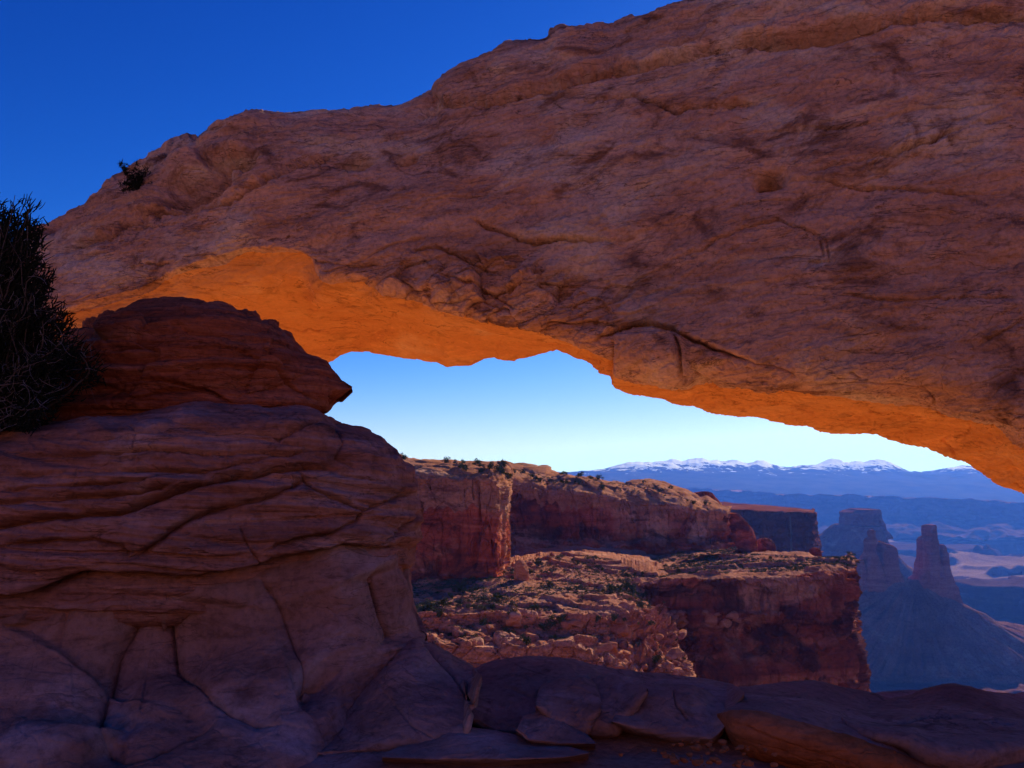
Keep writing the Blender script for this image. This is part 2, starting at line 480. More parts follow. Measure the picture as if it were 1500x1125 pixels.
def mountain_mat():
    m, nt, b = newmat('snowy_mountain')
    g = nt.nodes.new('ShaderNodeNewGeometry')
    pos = g.outputs['Position']
    n = noise_node(nt, pos, .004, 7, .6)
    rock = ramp(nt, n, [(.3, (.035, .04, .04)), (.6, (.08, .07, .065))])
    sx = nt.nodes.new('ShaderNodeSeparateXYZ'); nt.links.new(pos, sx.inputs[0])
    n2 = noise_node(nt, pos, .006, 9, .75, (1, .6, 1.3))
    z = math_node(nt, 'ADD', sx.outputs[2], math_node(nt, 'MULTIPLY', math_node(nt, 'SUBTRACT', n2, .5), 760))
    k = ramp(nt, math_node(nt, 'MULTIPLY', z, 1 / 400.0), [(.45, (0, 0, 0)), (.53, (1, 1, 1))])
    nt.links.new(mix(nt, k, rock, (.86, .88, .9)), b.inputs['Base Color'])
    return m
M['mountain'] = mountain_mat()

def plain_mat(name, c0, c1, scale, rough=.9):
    m, nt, b = newmat(name)
    g = nt.nodes.new('ShaderNodeNewGeometry').outputs['Position']
    nt.links.new(ramp(nt, noise_node(nt, g, scale, 4, .6), [(.3, c0), (.7, c1)]), b.inputs['Base Color'])
    b.inputs['Roughness'].default_value = rough
    return m
M['leaf'] = plain_mat('juniper_leaves', (.035, .05, .018), (.10, .115, .045), .6)
M['sage'] = plain_mat('sage_leaves', (.10, .10, .05), (.19, .18, .09), .6)
M['dark_leaf'] = plain_mat('dark_needles', (.012, .016, .010), (.03, .034, .02), 9)
M['twig'] = plain_mat('dead_twigs', (.10, .085, .075), (.26, .23, .21), 14)
M['bark'] = plain_mat('bark', (.06, .045, .035), (.13, .10, .08), 20)

# ------------------------------------------------------------------ the arch
root = thing('sandstone_arch', (0.5, 12.5, -2.0))
tag(root, 'massive natural sandstone arch spanning the picture, its underside glowing orange', 'rock arch')

def build_arch():
    top = [(-420, 900), (-250, 560), (-120, 445), (0, 375), (50, 338), (100, 320), (125, 308), (160, 275), (185, 262), (215, 243), (228, 233), (262, 218), (293, 208), (320, 190),
           (365, 166), (430, 168), (470, 163), (520, 166), (560, 163), (610, 152), (638, 141), (648, 122), (680, 104), (720, 87), (750, 74), (800, 66),
           (822, 50), (890, 51), (940, 32), (1000, 12), (1030, 0), (1120, -38), (1250, -75), (1400, -110), (1550, -140), (1750, -120), (1950, -20), (2150, 300), (2300, 700)]
    low = [(-420, 1300), (-250, 1150), (-60, 900), (20, 560), (60, 480), (95, 462), (130, 452), (200, 438), (260, 404), (300, 390), (330, 384), (370, 371), (440, 374), (452, 384), (460, 404), (480, 416),
           (520, 412), (560, 424), (585, 432), (640, 450), (700, 470), (750, 480), (800, 490), (850, 506), (885, 520), (905, 530), (960, 536), (1000, 548),
           (1060, 562), (1120, 568), (1200, 570), (1300, 575), (1400, 592), (1500, 640), (1600, 720), (1700, 900), (1800, 1100), (2300, 1300)]
    back = [(-420, 1300), (-250, 1200), (-60, 1100), (60, 950), (200, 780), (300, 660), (400, 575), (480, 528), (498, 520), (515, 515), (560, 520), (600, 526), (620, 530), (640, 530),
            (655, 535), (690, 531), (705, 524), (725, 520), (750, 522), (780, 519), (800, 515), (818, 508), (835, 511), (852, 514), (860, 524), (880, 540), (893, 548), (900, 560), (915, 568), (960, 580),
            (1000, 588), (1060, 600), (1110, 606), (1160, 612), (1200, 622), (1260, 629), (1300, 638), (1340, 646), (1380, 657), (1410, 668), (1440, 682), (1455, 692), (1475, 706), (1500, 717),
            (1600, 800), (1700, 950), (1800, 1120), (2300, 1300)]
    ns = 1250
    u = np.concatenate([np.linspace(-420, -70, 60)[:-1], np.linspace(-70, 1560, ns), np.linspace(1560, 2300, 90)[1:]])
    L = lambda k: pchip([a for a, _ in k], [b for _, b in k], u)
    I = lambda k: np.interp(u, [a for a, _ in k], [b for _, b in k])
    yt, yl, yb = L(top), L(low), I(back)
    yb = yb - 9 * sstep(460, 520, u)
    yb = np.maximum(yb, yl + 6)
    D = pchip([-420, -60, 300, 750, 1100, 1500, 2300], [11.0, 10.6, 10.2, 9.3, 8.5, 7.8, 7.4], u) * 1.25
    T = pchip([-420, 0, 460, 750, 900, 1200, 1500, 2300], [4.0, 4.0, 4.0, 3.2, 2.5, 2.7, 2.8, 3.2], u) * 1.2
    e = pchip([-420, 500, 760, 900, 1100, 2300], [16, 16, 22, 34, 52, 60], u)
    ker = np.exp(-np.linspace(-2.2, 2.2, 181)**2); ker /= ker.sum()
    yls = np.convolve(np.pad(yl, 90, 'edge'), ker, 'valid')
    hgt = yls - yt
    C = [P(u, yt + 60, D + T + 0.6),
         P(u, yt + 4, D + 3.0),
         P(u, yt, D + 2.2),
         P(u, yt + .16 * hgt, D + 1.05),
         P(u, yt + .5 * (yls - yt), D + .25),
         P(u, .4 * yl + .6 * yls - e, D),
         P(u, yl, D + .14 + e / 300),
         P(u, (.6 * yl + .4 * yls) * .82 + yb * .18, D + .55 + e / 300),
         P(u, np.minimum(yls, yb - 4) * .42 + yb * .58, D + .6 * T),
         P(u, yb, D + T),
         P(u, yb - .5 * (yb - yt), D + T + .9)]
    cnt = [8, 10, 120, 190, 190, 60, 44, 84, 100, 16, 10]
    G = catmull_rows(np.array(C), cnt)
    N = -normals(G, True)
    u_, y_ = proj(G)
    tid = np.interp(np.arange(G.shape[1]), np.cumsum([0] + cnt), [0, 8, 18, 88, 188, 288, 322, 352, 412, 482, 496, 506])
    face = sstep(12, 26, tid) * (1 - sstep(304, 320, tid))       # the side towards the camera
    front = np.broadcast_to((tid > 10) & (tid < 482), u_.shape)
    Q = G.copy(); Q[..., 2] = G[..., 2] - .22 * G[..., 0]
    edge = np.maximum(np.exp(-((tid - 18) / 16.0)**2), np.exp(-((tid - 482) / 22.0)**2))[None, :]
    d = (.12 * fbm(G * .45, 3, 1) + .05 * fbm(G * 1.7, 4, 2)) * (1 - .85 * edge)
    bed = fbm(ang(Q, (.45, .45, 2.6)), 5, 3)
    upper = sstep(40, 0, y_ - np.interp(u_, [60, 155, 240, 340, 440, 520, 640, 760, 1000, 1100, 1250, 1500], [370, 345, 305, 275, 235, 215, 150, 130, 88, 62, 45, 18]))
    soff = sstep(314, 345, tid)[None, :] * sstep(1000, 700, u_)
    d += (.05 + .10 * upper) * bed * (1 - .8 * soff) * (1 - .6 * edge)
    lay = perlin(ang(Q, (.5, .5, 7)), 8)
    d += .035 * upper * np.clip(lay * 2.5, -1, 1)
    d += .020 * stairs(6.0 * fbm(ang(Q, (.9, .9, 2.4)), 5, 81), .88) * (1 - .75 * soff)
    d += .024 * fbm(G * 6, 4, 4) * (1 - .5 * soff) + .008 * fbm(G * 19, 3, 6) * (1 - .5 * soff)
    d -= .045 * cracks(ang(Q, (.25, .5, 1.4)), .020, 5, 0.04) * (1 - .6 * soff)
    d -= .02 * cracks(ang(Q, (.7, 1.1, 3.4)), .03, 15, 0.10) * (1 - .5 * soff)
    pit = perlin(ang(Q, (7, 7, 11)), 21)
    d -= .025 * sstep(.45, .75, pit) * sstep(-.1, .3, perlin(G * .8, 22)) * (1 - soff)
    # broken blocky rock along the lower front edge
    blk = np.exp(-(((u_ - 735) / 185)**2 + ((y_ - 425 - .14 * (u_ - 735)) / 48)**2)**2)
    lev, f21 = facets(ang(Q, (1.5, 1.5, 2.9)) + .18 * np.stack([perlin(Q * 2.5, 31)] * 3, -1), 3, 1.6)
    lev2, f22 = facets(ang(Q, (4.2, 4.2, 7.5)), 13, 1.6)
    d += blk * (.26 * lev + .07 * lev2 - .05 * np.exp(-(f21 / .035)) + .05 * bed)
    lev, f21 = facets(ang(Q, (.55, .55, 1.5)) + .25 * np.stack([perlin(Q * 1.1, 35)] * 3, -1), 23, 1.2)
    d += (.055 * lev - .012 * np.exp(-f21 / .02)) * (1 - blk) * (1 - soff) * (.4 + .9 * upper)
    d += .10 * np.exp(-(((u_ - 655) / 60)**2 + ((y_ - 398) / 30)**2))
    # scaly flakes where the roof ends against the sky
    f1, f21, idv = worley(ang(G, (2.6, .9, 2.0)), 7)
    d += soff * (.05 * (idv - .5)) * sstep(380, 470, tid)[None, :]
    d += soff * .012 * np.clip(4 * fbm(ang(G, (.5, 1.4, 1)), 4, 71), -.6, 1)
    d += traced(G, [
        ([(600, 178), (637, 150), (690, 147), (750, 137), (825, 117), (950, 102), (1025, 82), (1100, 62), (1175, 60), (1250, 46), (1300, 32), (1400, 26), (1500, 18), (1620, 10)], 7, .50, .20),
        ([(1165, 55), (1200, 52), (1240, 47), (1290, 40)], 14, .55, .1),
        ([(845, 152), (925, 142), (950, 147), (990, 160), (1050, 155), (1110, 147)], 3.6, .20, .06),
        ([(690, 322), (720, 333), (760, 350), (780, 355), (825, 350), (900, 351)], 3.6, .20, .07),
        ([(1115, 262), (1135, 252), (1150, 268), (1175, 261), (1250, 270), (1300, 272), (1375, 280), (1500, 281)], 3, .14, .05),
        ([(1112, 268), (1130, 256), (1146, 262)], 10, .26, .06),
        ([(1180, 255), (1250, 235), (1325, 220), (1400, 190), (1500, 160)], 5, .14, .10),
        ([(975, 382), (1025, 366), (1090, 332), (1140, 321), (1200, 345), (1208, 382)], 3.4, .10, .07),
        ([(1180, 386), (1215, 384), (1210, 350)], 2.5, .08, .03),
        ([(1220, 430), (1300, 441), (1400, 436), (1500, 436)], 3, .12, .06),
        ([(1430, 508), (1500, 470)], 3, .06, .03), ([(1455, 580), (1480, 560), (1500, 556)], 2.5, .05, .0),
        ([(860, 505), (900, 484), (925, 474), (955, 472), (985, 483), (1010, 495), (1050, 513), (1110, 532)], 5, .26, .10),
        ([(985, 485), (998, 510), (1003, 538), (1012, 548), (1040, 565), (1060, 576)], 4, .16, .0),
        ([(897, 500), (899, 530), (893, 548)], 4, .12, .0),
        ([(1100, 530), (1150, 545), (1165, 550)], 2.5, .05, .02),
        ([(255, 288), (280, 282), (305, 278), (322, 268)], 15, .75, .14), ([(295, 238), (330, 232), (362, 244)], 11, .6, .16), ([(355, 246), (364, 240)], 10, .4, .0),
        ([(100, 368), (155, 346), (185, 327), (240, 306), (300, 291), (340, 276)], 8, .30, .12),
        ([(225, 310), (330, 298), (385, 272), (440, 240), (520, 216), (600, 196)], 6, .22, .14),
        ([(498, 238), (520, 242), (545, 238)], 7, .26, .05), ([(580, 242), (596, 230), (606, 224)], 7, .22, .0),
        ([(170, 335), (260, 325), (290, 315)], 4, .08, .04), ([(60, 400), (120, 380), (200, 350)], 4, .08, .05),
        ([(210, 385), (235, 390), (250, 385)], 3, .08, .02),
        ([(405, 480), (440, 484), (497, 487)], 1.6, .07, .0), ([(548, 485), (580, 487), (640, 488)], 1.6, .05, .0), ([(572, 466), (578, 460), (580, 470)], 3, .08, .0),
        ([(330, 417), (370, 416)], 1.6, .05, .0), ([(470, 450), (500, 446), (520, 440)], 1.5, .04, .0), ([(1035, 612), (1060, 604)], 2, .03, 0),
        ([(1330, 628), (1352, 634)], 2, .04, 0), ([(1245, 548), (1262, 556)], 2.5, .05, 0), ([(600, 372), (640, 362), (690, 385), (720, 400)], 4, .12, .0),
        ([(452, 378), (470, 382), (520, 392), (560, 385)], 3, .08, .05), ([(640, 405), (700, 420), (760, 455)], 4, .12, .0),
    ], front)
    for cu, cy, ru, ry, dep in ((285, 268, 46, 15, .95), (335, 241, 34, 9, .7), (252, 288, 26, 10, .5), (362, 246, 9, 7, .4), (1215, 49, 62, 9, .75), (1128, 262, 22, 12, .35), (520, 238, 24, 6, .3), (594, 231, 14, 7, .3)):
        rr_ = ((u_ - cu - 4 * perlin(G * 3, 91)) / ru)**2 + ((y_ + .18 * (u_ - cu) - cy - 3 * perlin(G * 4, 92)) / ry)**2
        d -= np.where(front, dep * np.exp(-rr_**1.5), 0)
    hang = sstep(898, 906, u_ + 4 * perlin(G * 4, 93)) * sstep(1006, 998, u_ - .25 * (y_ - 500)) * sstep(484, 491, y_ + .06 * (u_ - 950)) * sstep(572, 540, y_)
    d += np.where(front, .20 * hang, 0)
    d -= np.median(d[front])
    amp = 1.0
    G2 = G + N * (d * amp)[..., None]
    # close the two ends
    F = grid_faces(G2.shape[0], G2.shape[1], True)
    return G2, F, tid
G, F, TID = build_arch()
span = put('rock_span', G, F, M['arch'], root)
span.data.materials.append(M['arch_fresh_glow'])            # fresher rock of the roof, its orange brightened to paint in bounced sunlight
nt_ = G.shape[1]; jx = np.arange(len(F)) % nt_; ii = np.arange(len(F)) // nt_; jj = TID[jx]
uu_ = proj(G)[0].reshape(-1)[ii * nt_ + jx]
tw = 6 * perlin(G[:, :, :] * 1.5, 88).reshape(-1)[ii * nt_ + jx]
fresh_glow = (jj > 322 + tw + 48 * sstep(800, 930, uu_)) & (jj < 490)
span.data.polygons.foreach_set('material_index', fresh_glow.astype(np.int32))

# ------------------------------------------------------------------ the layered outcrop on the left
out_root = thing('layered_outcrop', (-3.0, 6.5, -2.0))
tag(out_root, 'dark layered sandstone outcrop rising at the left below the arch', 'rock outcrop')

def column_loft(top, bot, dfront, thick, u0, u1, ns, counts, bulge=.5, smooth=True, right_round=True, flare=0.0):
    """a lying rock: traced top and bottom curves, front distance and thickness along photo x"""
    t = np.linspace(0, 1, ns)
    if right_round: t = np.sin(t * math.pi / 2) ** .9 * .35 + t * .65
    u = u0 + (u1 - u0) * t
    L = lambda k: (pchip if smooth else np.interp)([a for a, _ in k], [b for _, b in k], u) if smooth else np.interp(u, [a for a, _ in k], [b for _, b in k])
    yt, yb, D, T = L(top), L(bot), L(dfront), L(thick)
    yb = np.maximum(yb, yt + 1)
    h = yb - yt
    sq = np.clip(h / 60, .1, 1)
    C = [P(u, yt + .02 * h + 10 * sq, D + T),
         P(u, yt, D + .45 * np.minimum(T, 2) * sq + bulge * .5 * sq),
         P(u, yt + .06 * h, D + bulge * .55 * sq),
         P(u, yt + .25 * h, D + bulge * .15),
         P(u, yt + .6 * h, D - .8 * flare * sq * sstep(600, 420, u)),
         P(u, yt + .9 * h, D + bulge * .3 - flare * 1.2 * sq * sstep(600, 420, u)),
         P(u, yb, D + bulge * .9),
         P(u, yb + 4, D + T * .8)]
    return catmull_rows(np.array(C), counts)

def endfade(G, d):
    u, y = proj(G)
    return d * np.clip((y.max(1) - y.min(1)) / 90, .12, 1)[:, None]

def finish(name, G, mat, parent, d, close=True):
    d = d - np.median(d)
    N = -normals(G, close)
    return put(name, G + N * d[..., None], grid_faces(G.shape[0], G.shape[1], close), mat, parent)

def strat(G, tilt, seed, a_low, a_bed, a_fine, fz=4.0, fxy=.5):
    Q = G.copy(); Q[..., 2] = G[..., 2] - tilt * G[..., 0] + .12 * perlin(G * .7, seed + 50)
    bed = fbm(ang(Q, (fxy, fxy, fz)), 5, seed)
    lay = perlin(ang(Q, (fxy * .7, fxy * .7, fz * 2.6)), seed + 7)
    return (a_low * fbm(G * .7, 3, seed + 1) + a_bed * (bed + .4 * np.clip(lay * 2.2, -1, 1))
            - .6 * a_bed * cracks(ang(Q, (fxy * .6, fxy * .6, fz * .6)), .05, seed + 3, 0.0)
            + .13 * a_bed * np.clip(2.5 * perlin(ang(Q, (fxy * .8, fxy * .8, fz * 6)), seed + 17), -1, .6)
            + .8 * a_fine * stairs(5.5 * fbm(ang(Q, (1.1, 1.1, 3.6)), 4, seed + 11), .86)
            + a_fine * (fbm(G * 7, 4, seed + 4) + .4 * fbm(G * 24, 3, seed + 5)))

cap_top = [(-300, 640), (-120, 560), (0, 520), (80, 508), (120, 488), (150, 470), (180, 459), (215, 453), (250, 450), (300, 452), (340, 457), (385, 472), (410, 487), (432, 505), (450, 517), (476, 527), (490, 545), (505, 558), (516, 567)]
cap_bot = [(-300, 720), (0, 690), (300, 660), (440, 640), (462, 606), (478, 600), (490, 588), (500, 583), (510, 575), (516, 570)]
G = column_loft(cap_top, cap_bot, [(-300, 6.6), (250, 6.5), (450, 6.9), (516, 7.3)], [(-300, 2.2), (300, 2.0), (450, 1.4), (516, .25)], -300, 516, 420, [10, 26, 26, 60, 80, 50, 20, 16], .55)
d = strat(G, .05, 100, .10, .075, .018, 5.0, .45)
lev, f21 = facets(ang(G, (1.3, 1.3, 3.0)) + .2 * np.stack([perlin(G * 2, 33)] * 3, -1), 4, 1.3)
d += .10 * lev - .02 * np.exp(-f21 / .03)
fr = np.broadcast_to((np.arange(G.shape[1]) > 12) & (np.arange(G.shape[1]) < 255), d.shape)
d += traced(G, [([(395, 520), (440, 535), (480, 548), (500, 556)], 3, .10, .08), ([(250, 545), (330, 540), (400, 545), (440, 575), (470, 590)], 3, .09, .05),
                ([(170, 565), (185, 560), (240, 558), (300, 570), (340, 590)], 3, .09, .04), ([(130, 520), (200, 515), (300, 508), (380, 512), (410, 530)], 3, .08, .06),
                ([(165, 598), (160, 580), (185, 562)], 2.5, .07, 0), ([(180, 480), (250, 478), (330, 484), (390, 500)], 3, .06, .05),
                ([(470, 540), (490, 570), (482, 595)], 3, .08, 0)], fr)
d = d * (1 - .6 * sstep(390, 450, proj(G)[0]))
finish('cap_rock', G, M['caprock'], out_root, endfade(G, d))

band_top = [(-320, 650), (-100, 638), (0, 632), (60, 621), (120, 612), (180, 606), (240, 601), (300, 598), (360, 600), (400, 597), (430, 595), (455, 599), (470, 606), (482, 618), (490, 624), (520, 631), (548, 640), (570, 655), (588, 676), (602, 698), (612, 716), (620, 736)]
band_bot = [(-320, 960), (0, 940), (200, 930), (400, 910), (520, 890), (560, 870), (580, 856), (594, 845), (603, 815), (612, 780), (618, 755), (620, 742)]
G = column_loft(band_top, band_bot, [(-320, 5.4), (200, 5.5), (450, 5.9), (560, 6.2), (620, 6.8)], [(-320, 3), (400, 2.4), (560, 1.8), (620, .35)], -320, 620, 560, [10, 30, 34, 90, 150, 90, 24, 16], .5)
d = strat(G, -.10, 200, .09, .06, .014, 4.5, .4)
fr = np.broadcast_to((np.arange(G.shape[1]) > 12) & (np.arange(G.shape[1]) < 420), d.shape)
d += traced(G, [
    ([(100, 640), (180, 632), (265, 618), (307, 624), (375, 632), (410, 641), (448, 624), (474, 615)], 4, .10, .06),
    ([(0, 668), (100, 660), (247, 656), (299, 665), (363, 662), (427, 667), (490, 655)], 4, .09, .06),
    ([(0, 700), (90, 690), (180, 685), (300, 690), (420, 665)], 4, .08, .05),
    ([(-60, 775), (0, 769), (85, 756), (171, 752), (239, 726), (299, 709), (363, 696), (435, 686), (520, 686)], 7, .17, .10),
    ([(-60, 740), (0, 738), (100, 730), (200, 722), (260, 708)], 5, .10, .06),
    ([(0, 720), (80, 712), (170, 708), (230, 700)], 4, .08, .05),
    ([(183, 820), (222, 803), (256, 773), (307, 748), (384, 731), (427, 714), (448, 701)], 6, .14, .10),
    ([(0, 799), (85, 790), (140, 788), (180, 800), (190, 818)], 5, .10, .07),
    ([(-60, 880), (0, 871), (51, 867), (85, 854), (128, 842), (171, 846), (222, 846), (256, 854), (320, 842), (384, 827), (427, 816), (469, 807), (512, 801), (542, 803), (590, 800)], 9, .28, .18),
    ([(350, 770), (357, 790), (371, 812), (384, 827)], 2.5, .04, 0),
    ([(435, 688), (457, 718), (500, 735), (529, 748), (520, 765), (482, 782), (430, 790), (384, 803)], 4, .12, .06),
    ([(610, 722), (550, 739), (529, 748)], 3, .09, .04), ([(619, 748), (590, 775), (555, 797)], 4, .12, .08),
    ([(488, 628), (500, 650), (492, 672), (520, 686)], 3, .08, .02),
    ([(190, 660), (200, 630), (185, 615)], 2, .03, 0), ([(110, 852), (118, 840), (130, 848)], 6, .14, 0)], fr)
finish('layered_ledge', G, M['mound'], out_root, endfade(G, d))

base_top = [(-320, 850), (0, 845), (100, 835), (240, 835), (330, 820), (420, 800), (500, 790), (545, 798), (575, 815), (592, 850), (600, 890), (608, 935)]
base_bot = [(-320, 1300), (300, 1300), (480, 1250), (560, 1150), (600, 990), (608, 950)]
G = column_loft(base_top, base_bot, [(-320, 5.35), (150, 5.4), (400, 5.72), (560, 6.15), (608, 6.55)], [(-320, 3.0), (400, 2.6), (560, 1.6), (608, .3)], -320, 608, 520, [10, 30, 40, 120, 120, 40, 14, 12], .4, flare=.8)
d = strat(G, .02, 300, .09, .022, .009, 1.6, .6)
fr = np.broadcast_to((np.arange(G.shape[1]) > 12) & (np.arange(G.shape[1]) < 380), d.shape)
d += traced(G, [
    ([(241, 855), (238, 901), (261, 951), (311, 1007), (341, 1034), (412, 1062)], 3.4, .06, .05),
    ([(146, 1062), (140, 1012), (156, 941), (191, 906), (236, 881), (240, 860)], 5, .07, .10),
    ([(381, 846), (405, 880), (427, 921), (440, 950), (462, 987), (487, 1017)], 2.0, .05, .01),
    ([(542, 835), (557, 881), (585, 946)], 3, .07, .04), ([(430, 1000), (470, 985), (500, 1000)], 2.5, .05, .02),
    ([(146, 1062), (180, 1095), (226, 1087), (331, 1037)], 3, .05, .03),
    ([(60, 870), (90, 900), (70, 950)], 8, .05, 0)], fr, 1.0, .20)
d += .22 * fbm(G * .8, 3, 311) + .05 * fbm(ang(G, (1, 1, 2.2)), 3, 312)
finish('base_slab', G, M['slab'], out_root, d)

# ------------------------------------------------------------------ boulders and slabs
_ico = {}
def ico(sub):
    if sub not in _ico:
        bm = bmesh.new(); bmesh.ops.create_icosphere(bm, subdivisions=sub, radius=1.0)
        V = np.array([v.co[:] for v in bm.verts]); Fc = np.array([[v.index for v in f.verts] for f in bm.faces])
        bm.free(); _ico[sub] = (V, Fc)
    return _ico[sub]

def rock_shape(dims, seed, sub=4, k=3.2, cuts=7, rough=.05, bed=.03, fine=.02, rot=(0, 0, 0)):
    """a weathered block: rounded box, planed by a few joints, with bedding and pits; dims are half sizes"""
    r = np.random.RandomState(seed)
    V, Fc = ico(sub)
    V = V / (np.abs(V)**k).sum(1, keepdims=True)**(1 / k)
    for _ in range(cuts):
        n = r.normal(size=3); n /= np.linalg.norm(n)
        h = r.uniform(.62, .9)
        V = V - n * np.maximum(0, V @ n - h)[:, None] * .92
    dims = np.array(dims, float); V = V * dims
    nd_ = V / dims**2; nd_ /= np.linalg.norm(nd_, axis=1, keepdims=True)
    s = dims.mean()
    q = V / s
    d = s * (rough * 2 * fbm(q * 1.1 + seed, 3, seed % 90) + bed * fbm(ang(q, (.8, .8, 5)) + seed, 3, seed % 70 + 3)
             + fine * fbm(q * 6 + seed, 4, 5) - 1.4 * bed * cracks(q * 1.2 + seed * .37, .05, seed % 50, 0.05))
    V = V + nd_ * d[:, None]
    R = np.array(Euler(rot).to_matrix())
    return V @ R.T, Fc

def slab(label, u, y, d, dims, rot, seed, mat, name='rock_slab', cat='rock slab', sub=6, k=4, cuts=6, rough=.035, bed=.02, fine=.012):
    V, Fc = rock_shape(dims, seed, sub, k, cuts, rough, bed, fine, rot)
    o = put(name, V + P(u, y, d), Fc, mat)
    return tag(o, label, cat)

# ground: the ledge under the arch, the sand around the viewer and the mesa top behind
def ledge_z(x, y):
    """height of the rock floor; eye is 0"""
    z = -1.62 + 0 * x
    z = z - .15 * np.clip(y - 5.6, 0, 2.0) * (x < 9) + .34 * np.clip(-7 - y, 0, 60) + .05 * np.clip(-67 - y, 0, 400)
    edge = 7.6 + .25 * x * (x > 0) * .2
    drop = np.maximum(0, y - edge)
    z = z - .55 * np.minimum(drop, 3) - .32 * np.clip(drop - 3, 0, 12) - 1.4 * np.clip(drop - 15, 0, 40)
    return z
xs = np.concatenate([np.linspace(-420, -14, 60)[:-1], np.linspace(-14, 14, 330), np.linspace(14, 420, 60)[1:]])
ys = np.concatenate([np.linspace(-420, -12, 60)[:-1], np.linspace(-12, 3, 60)[:-1], np.linspace(3, 12, 230), np.linspace(12, 60, 60)[1:]])
X, Y = np.meshgrid(xs, ys, indexing='ij')
Z = ledge_z(X, Y)
g3 = np.stack([X, Y, Z], -1)
near = sstep(40, 12, np.hypot(X, Y))
Z = Z + near * (.05 * fbm(g3 * .8, 3, 61) + .02 * fbm(g3 * 4, 4, 62)) + (1 - near) * .6 * fbm(g3 * .06, 3, 63) * sstep(8, -10, Y)
Z = Z + near * sstep(5.0, 6.0, Y) * (.10 * fbm(ang(g3, (.5, .9, .2)), 3, 64) - .05 * cracks(ang(g3, (.5, .8, .2)), .03, 65, -.05)) * sstep(9, 7.5, Y)
GG = np.stack([X, Y, Z], -1); cut = int(np.searchsorted(ys, 11.0))
gr = put('ground', GG[:, :cut + 1], grid_faces(len(xs), cut + 1), M['soil'])
tag(gr, kind='structure')
gr.data.materials.append(M['slab'])
ii_, jj_ = np.divmod(np.arange((len(xs) - 1) * cut), cut)
gu, gy = proj(GG)
rocky = (ys[jj_] > 2.5) & ~((gy[ii_, jj_] + 10 * perlin(GG[ii_, jj_] * 3, 66) > 1074) & (np.abs(gu[ii_, jj_] - 965) < 125))
gr.data.polygons.foreach_set('material_index', rocky.astype(np.int32))
tr = put('terrace', GG[:, cut:], grid_faces(len(xs), len(ys) - cut), M['terrace'])
tag(tr, kind='structure')

def solid(name, label, cat, mat, u0, u1, curves, counts, seed, ns=220, amp=1.0, lines=(), parent=None):
    """a rock from matching traced edges (u, y, d), closed all round"""
    t = np.linspace(0, 1, ns); t = .5 - .5 * np.cos(t * math.pi); u = u0 + (u1 - u0) * t
    C = []
    for c in curves:
        k = np.array(c, float)
        C.append(P(u, pchip(k[:, 0], k[:, 1], u), pchip(k[:, 0], k[:, 2], u)))
    G = catmull_rows(np.array(C), counts)
    d = endfade(G, strat(G, .04, seed, .05, .016, .008, 2.2, .6) * amp)
    if lines: d += traced(G, lines, np.broadcast_to(np.arange(G.shape[1]) < sum(counts[:-1]), d.shape))
    N = -normals(G, True)
    o = put(name, G + N * d[..., None], grid_faces(G.shape[0], G.shape[1], True), mat, parent)
    return tag(o, label, cat)

def lump(label, mat, u0, u1, top, bot, d_bot, lean, thick, seed, lines=(), amp=1.0):
    tp = np.array(top, float); bt = np.array(bot, float)
    us = sorted(set(tp[:, 0]) | set(bt[:, 0]))
    yt = np.interp(us, tp[:, 0], tp[:, 1]); yb = np.maximum(np.interp(us, bt[:, 0], bt[:, 1]), yt + 1)
    sq = np.clip((yb - yt) / 35, .12, 1)
    z = lambda f, dd: [(u, a * (1 - f) + b * f, d_bot + dd * q) for u, a, b, q in zip(us, yt, yb, sq)]
    cv = [z(.5, lean + thick), z(.0, lean), z(.18, lean * .55), z(.5, lean * .25), z(.85, 0), z(1.0, .05), [(u, y + 12, d + thick) for u, y, d in z(1.0, lean)]]
    return solid('rock_slab', label, 'rock slab', mat, u0, u1, cv, [12, 26, 40, 44, 20, 14, 12], seed, 240, amp, lines)

lump('broad grey-brown slab sloping up to the right from the foot of the outcrop', M['slab'], 395, 705,
     [(395, 1085), (450, 1052), (500, 1015), (550, 972), (590, 944), (605, 939), (640, 954), (690, 977), (705, 990)],
     [(395, 1090), (430, 1110), (500, 1112), (600, 1104), (680, 1090), (705, 992)], 5.1, 1.5, .8, 21,
     [([(620, 945), (660, 985), (690, 1030), (700, 1060)], 3, .06, .03), ([(570, 960), (560, 1010), (600, 1060), (640, 1085)], 2, .02, .01)])
lump('long rounded slab with a pale streak forming the middle of the ledge rim', M['slab'], 680, 1090,
     [(680, 992), (700, 978), (720, 971), (770, 966), (830, 969), (880, 979), (940, 986), (1000, 992), (1060, 1000), (1090, 1012)],
     [(680, 1010), (690, 1060), (730, 1082), (790, 1085), (880, 1080), (960, 1068), (1060, 1052), (1090, 1018)], 5.45, 1.4, .9, 22,
     [([(735, 1005), (780, 1020), (830, 1000), (880, 995)], 3, .03, .03)])
lump('squat upright block at the middle of the ledge beside the small round boulder', M['slab'], 785, 880,
     [(785, 1030), (792, 1006), (815, 998), (850, 997), (870, 1002), (880, 1030)], [(785, 1034), (810, 1062), (850, 1080), (880, 1040)], 5.25, .5, .4, 23)
lump('brown block with a rounded top just right of the squat block', M['slab'], 842, 948,
     [(842, 1042), (852, 1010), (872, 997), (905, 994), (935, 997), (948, 1010)], [(842, 1046), (870, 1074), (900, 1070), (930, 1040), (948, 1014)], 5.3, .55, .5, 24)
lump('broad brown block with a reddish face left of the orange fronted slab', M['slab'], 896, 1070,
     [(896, 1054), (922, 1022), (948, 1006), (1000, 1005), (1040, 1018), (1070, 1048)], [(896, 1057), (930, 1072), (990, 1088), (1040, 1090), (1070, 1056)], 5.15, .6, .5, 25,
     [([(985, 1010), (990, 1035), (1010, 1055)], 2, .03, .02)])
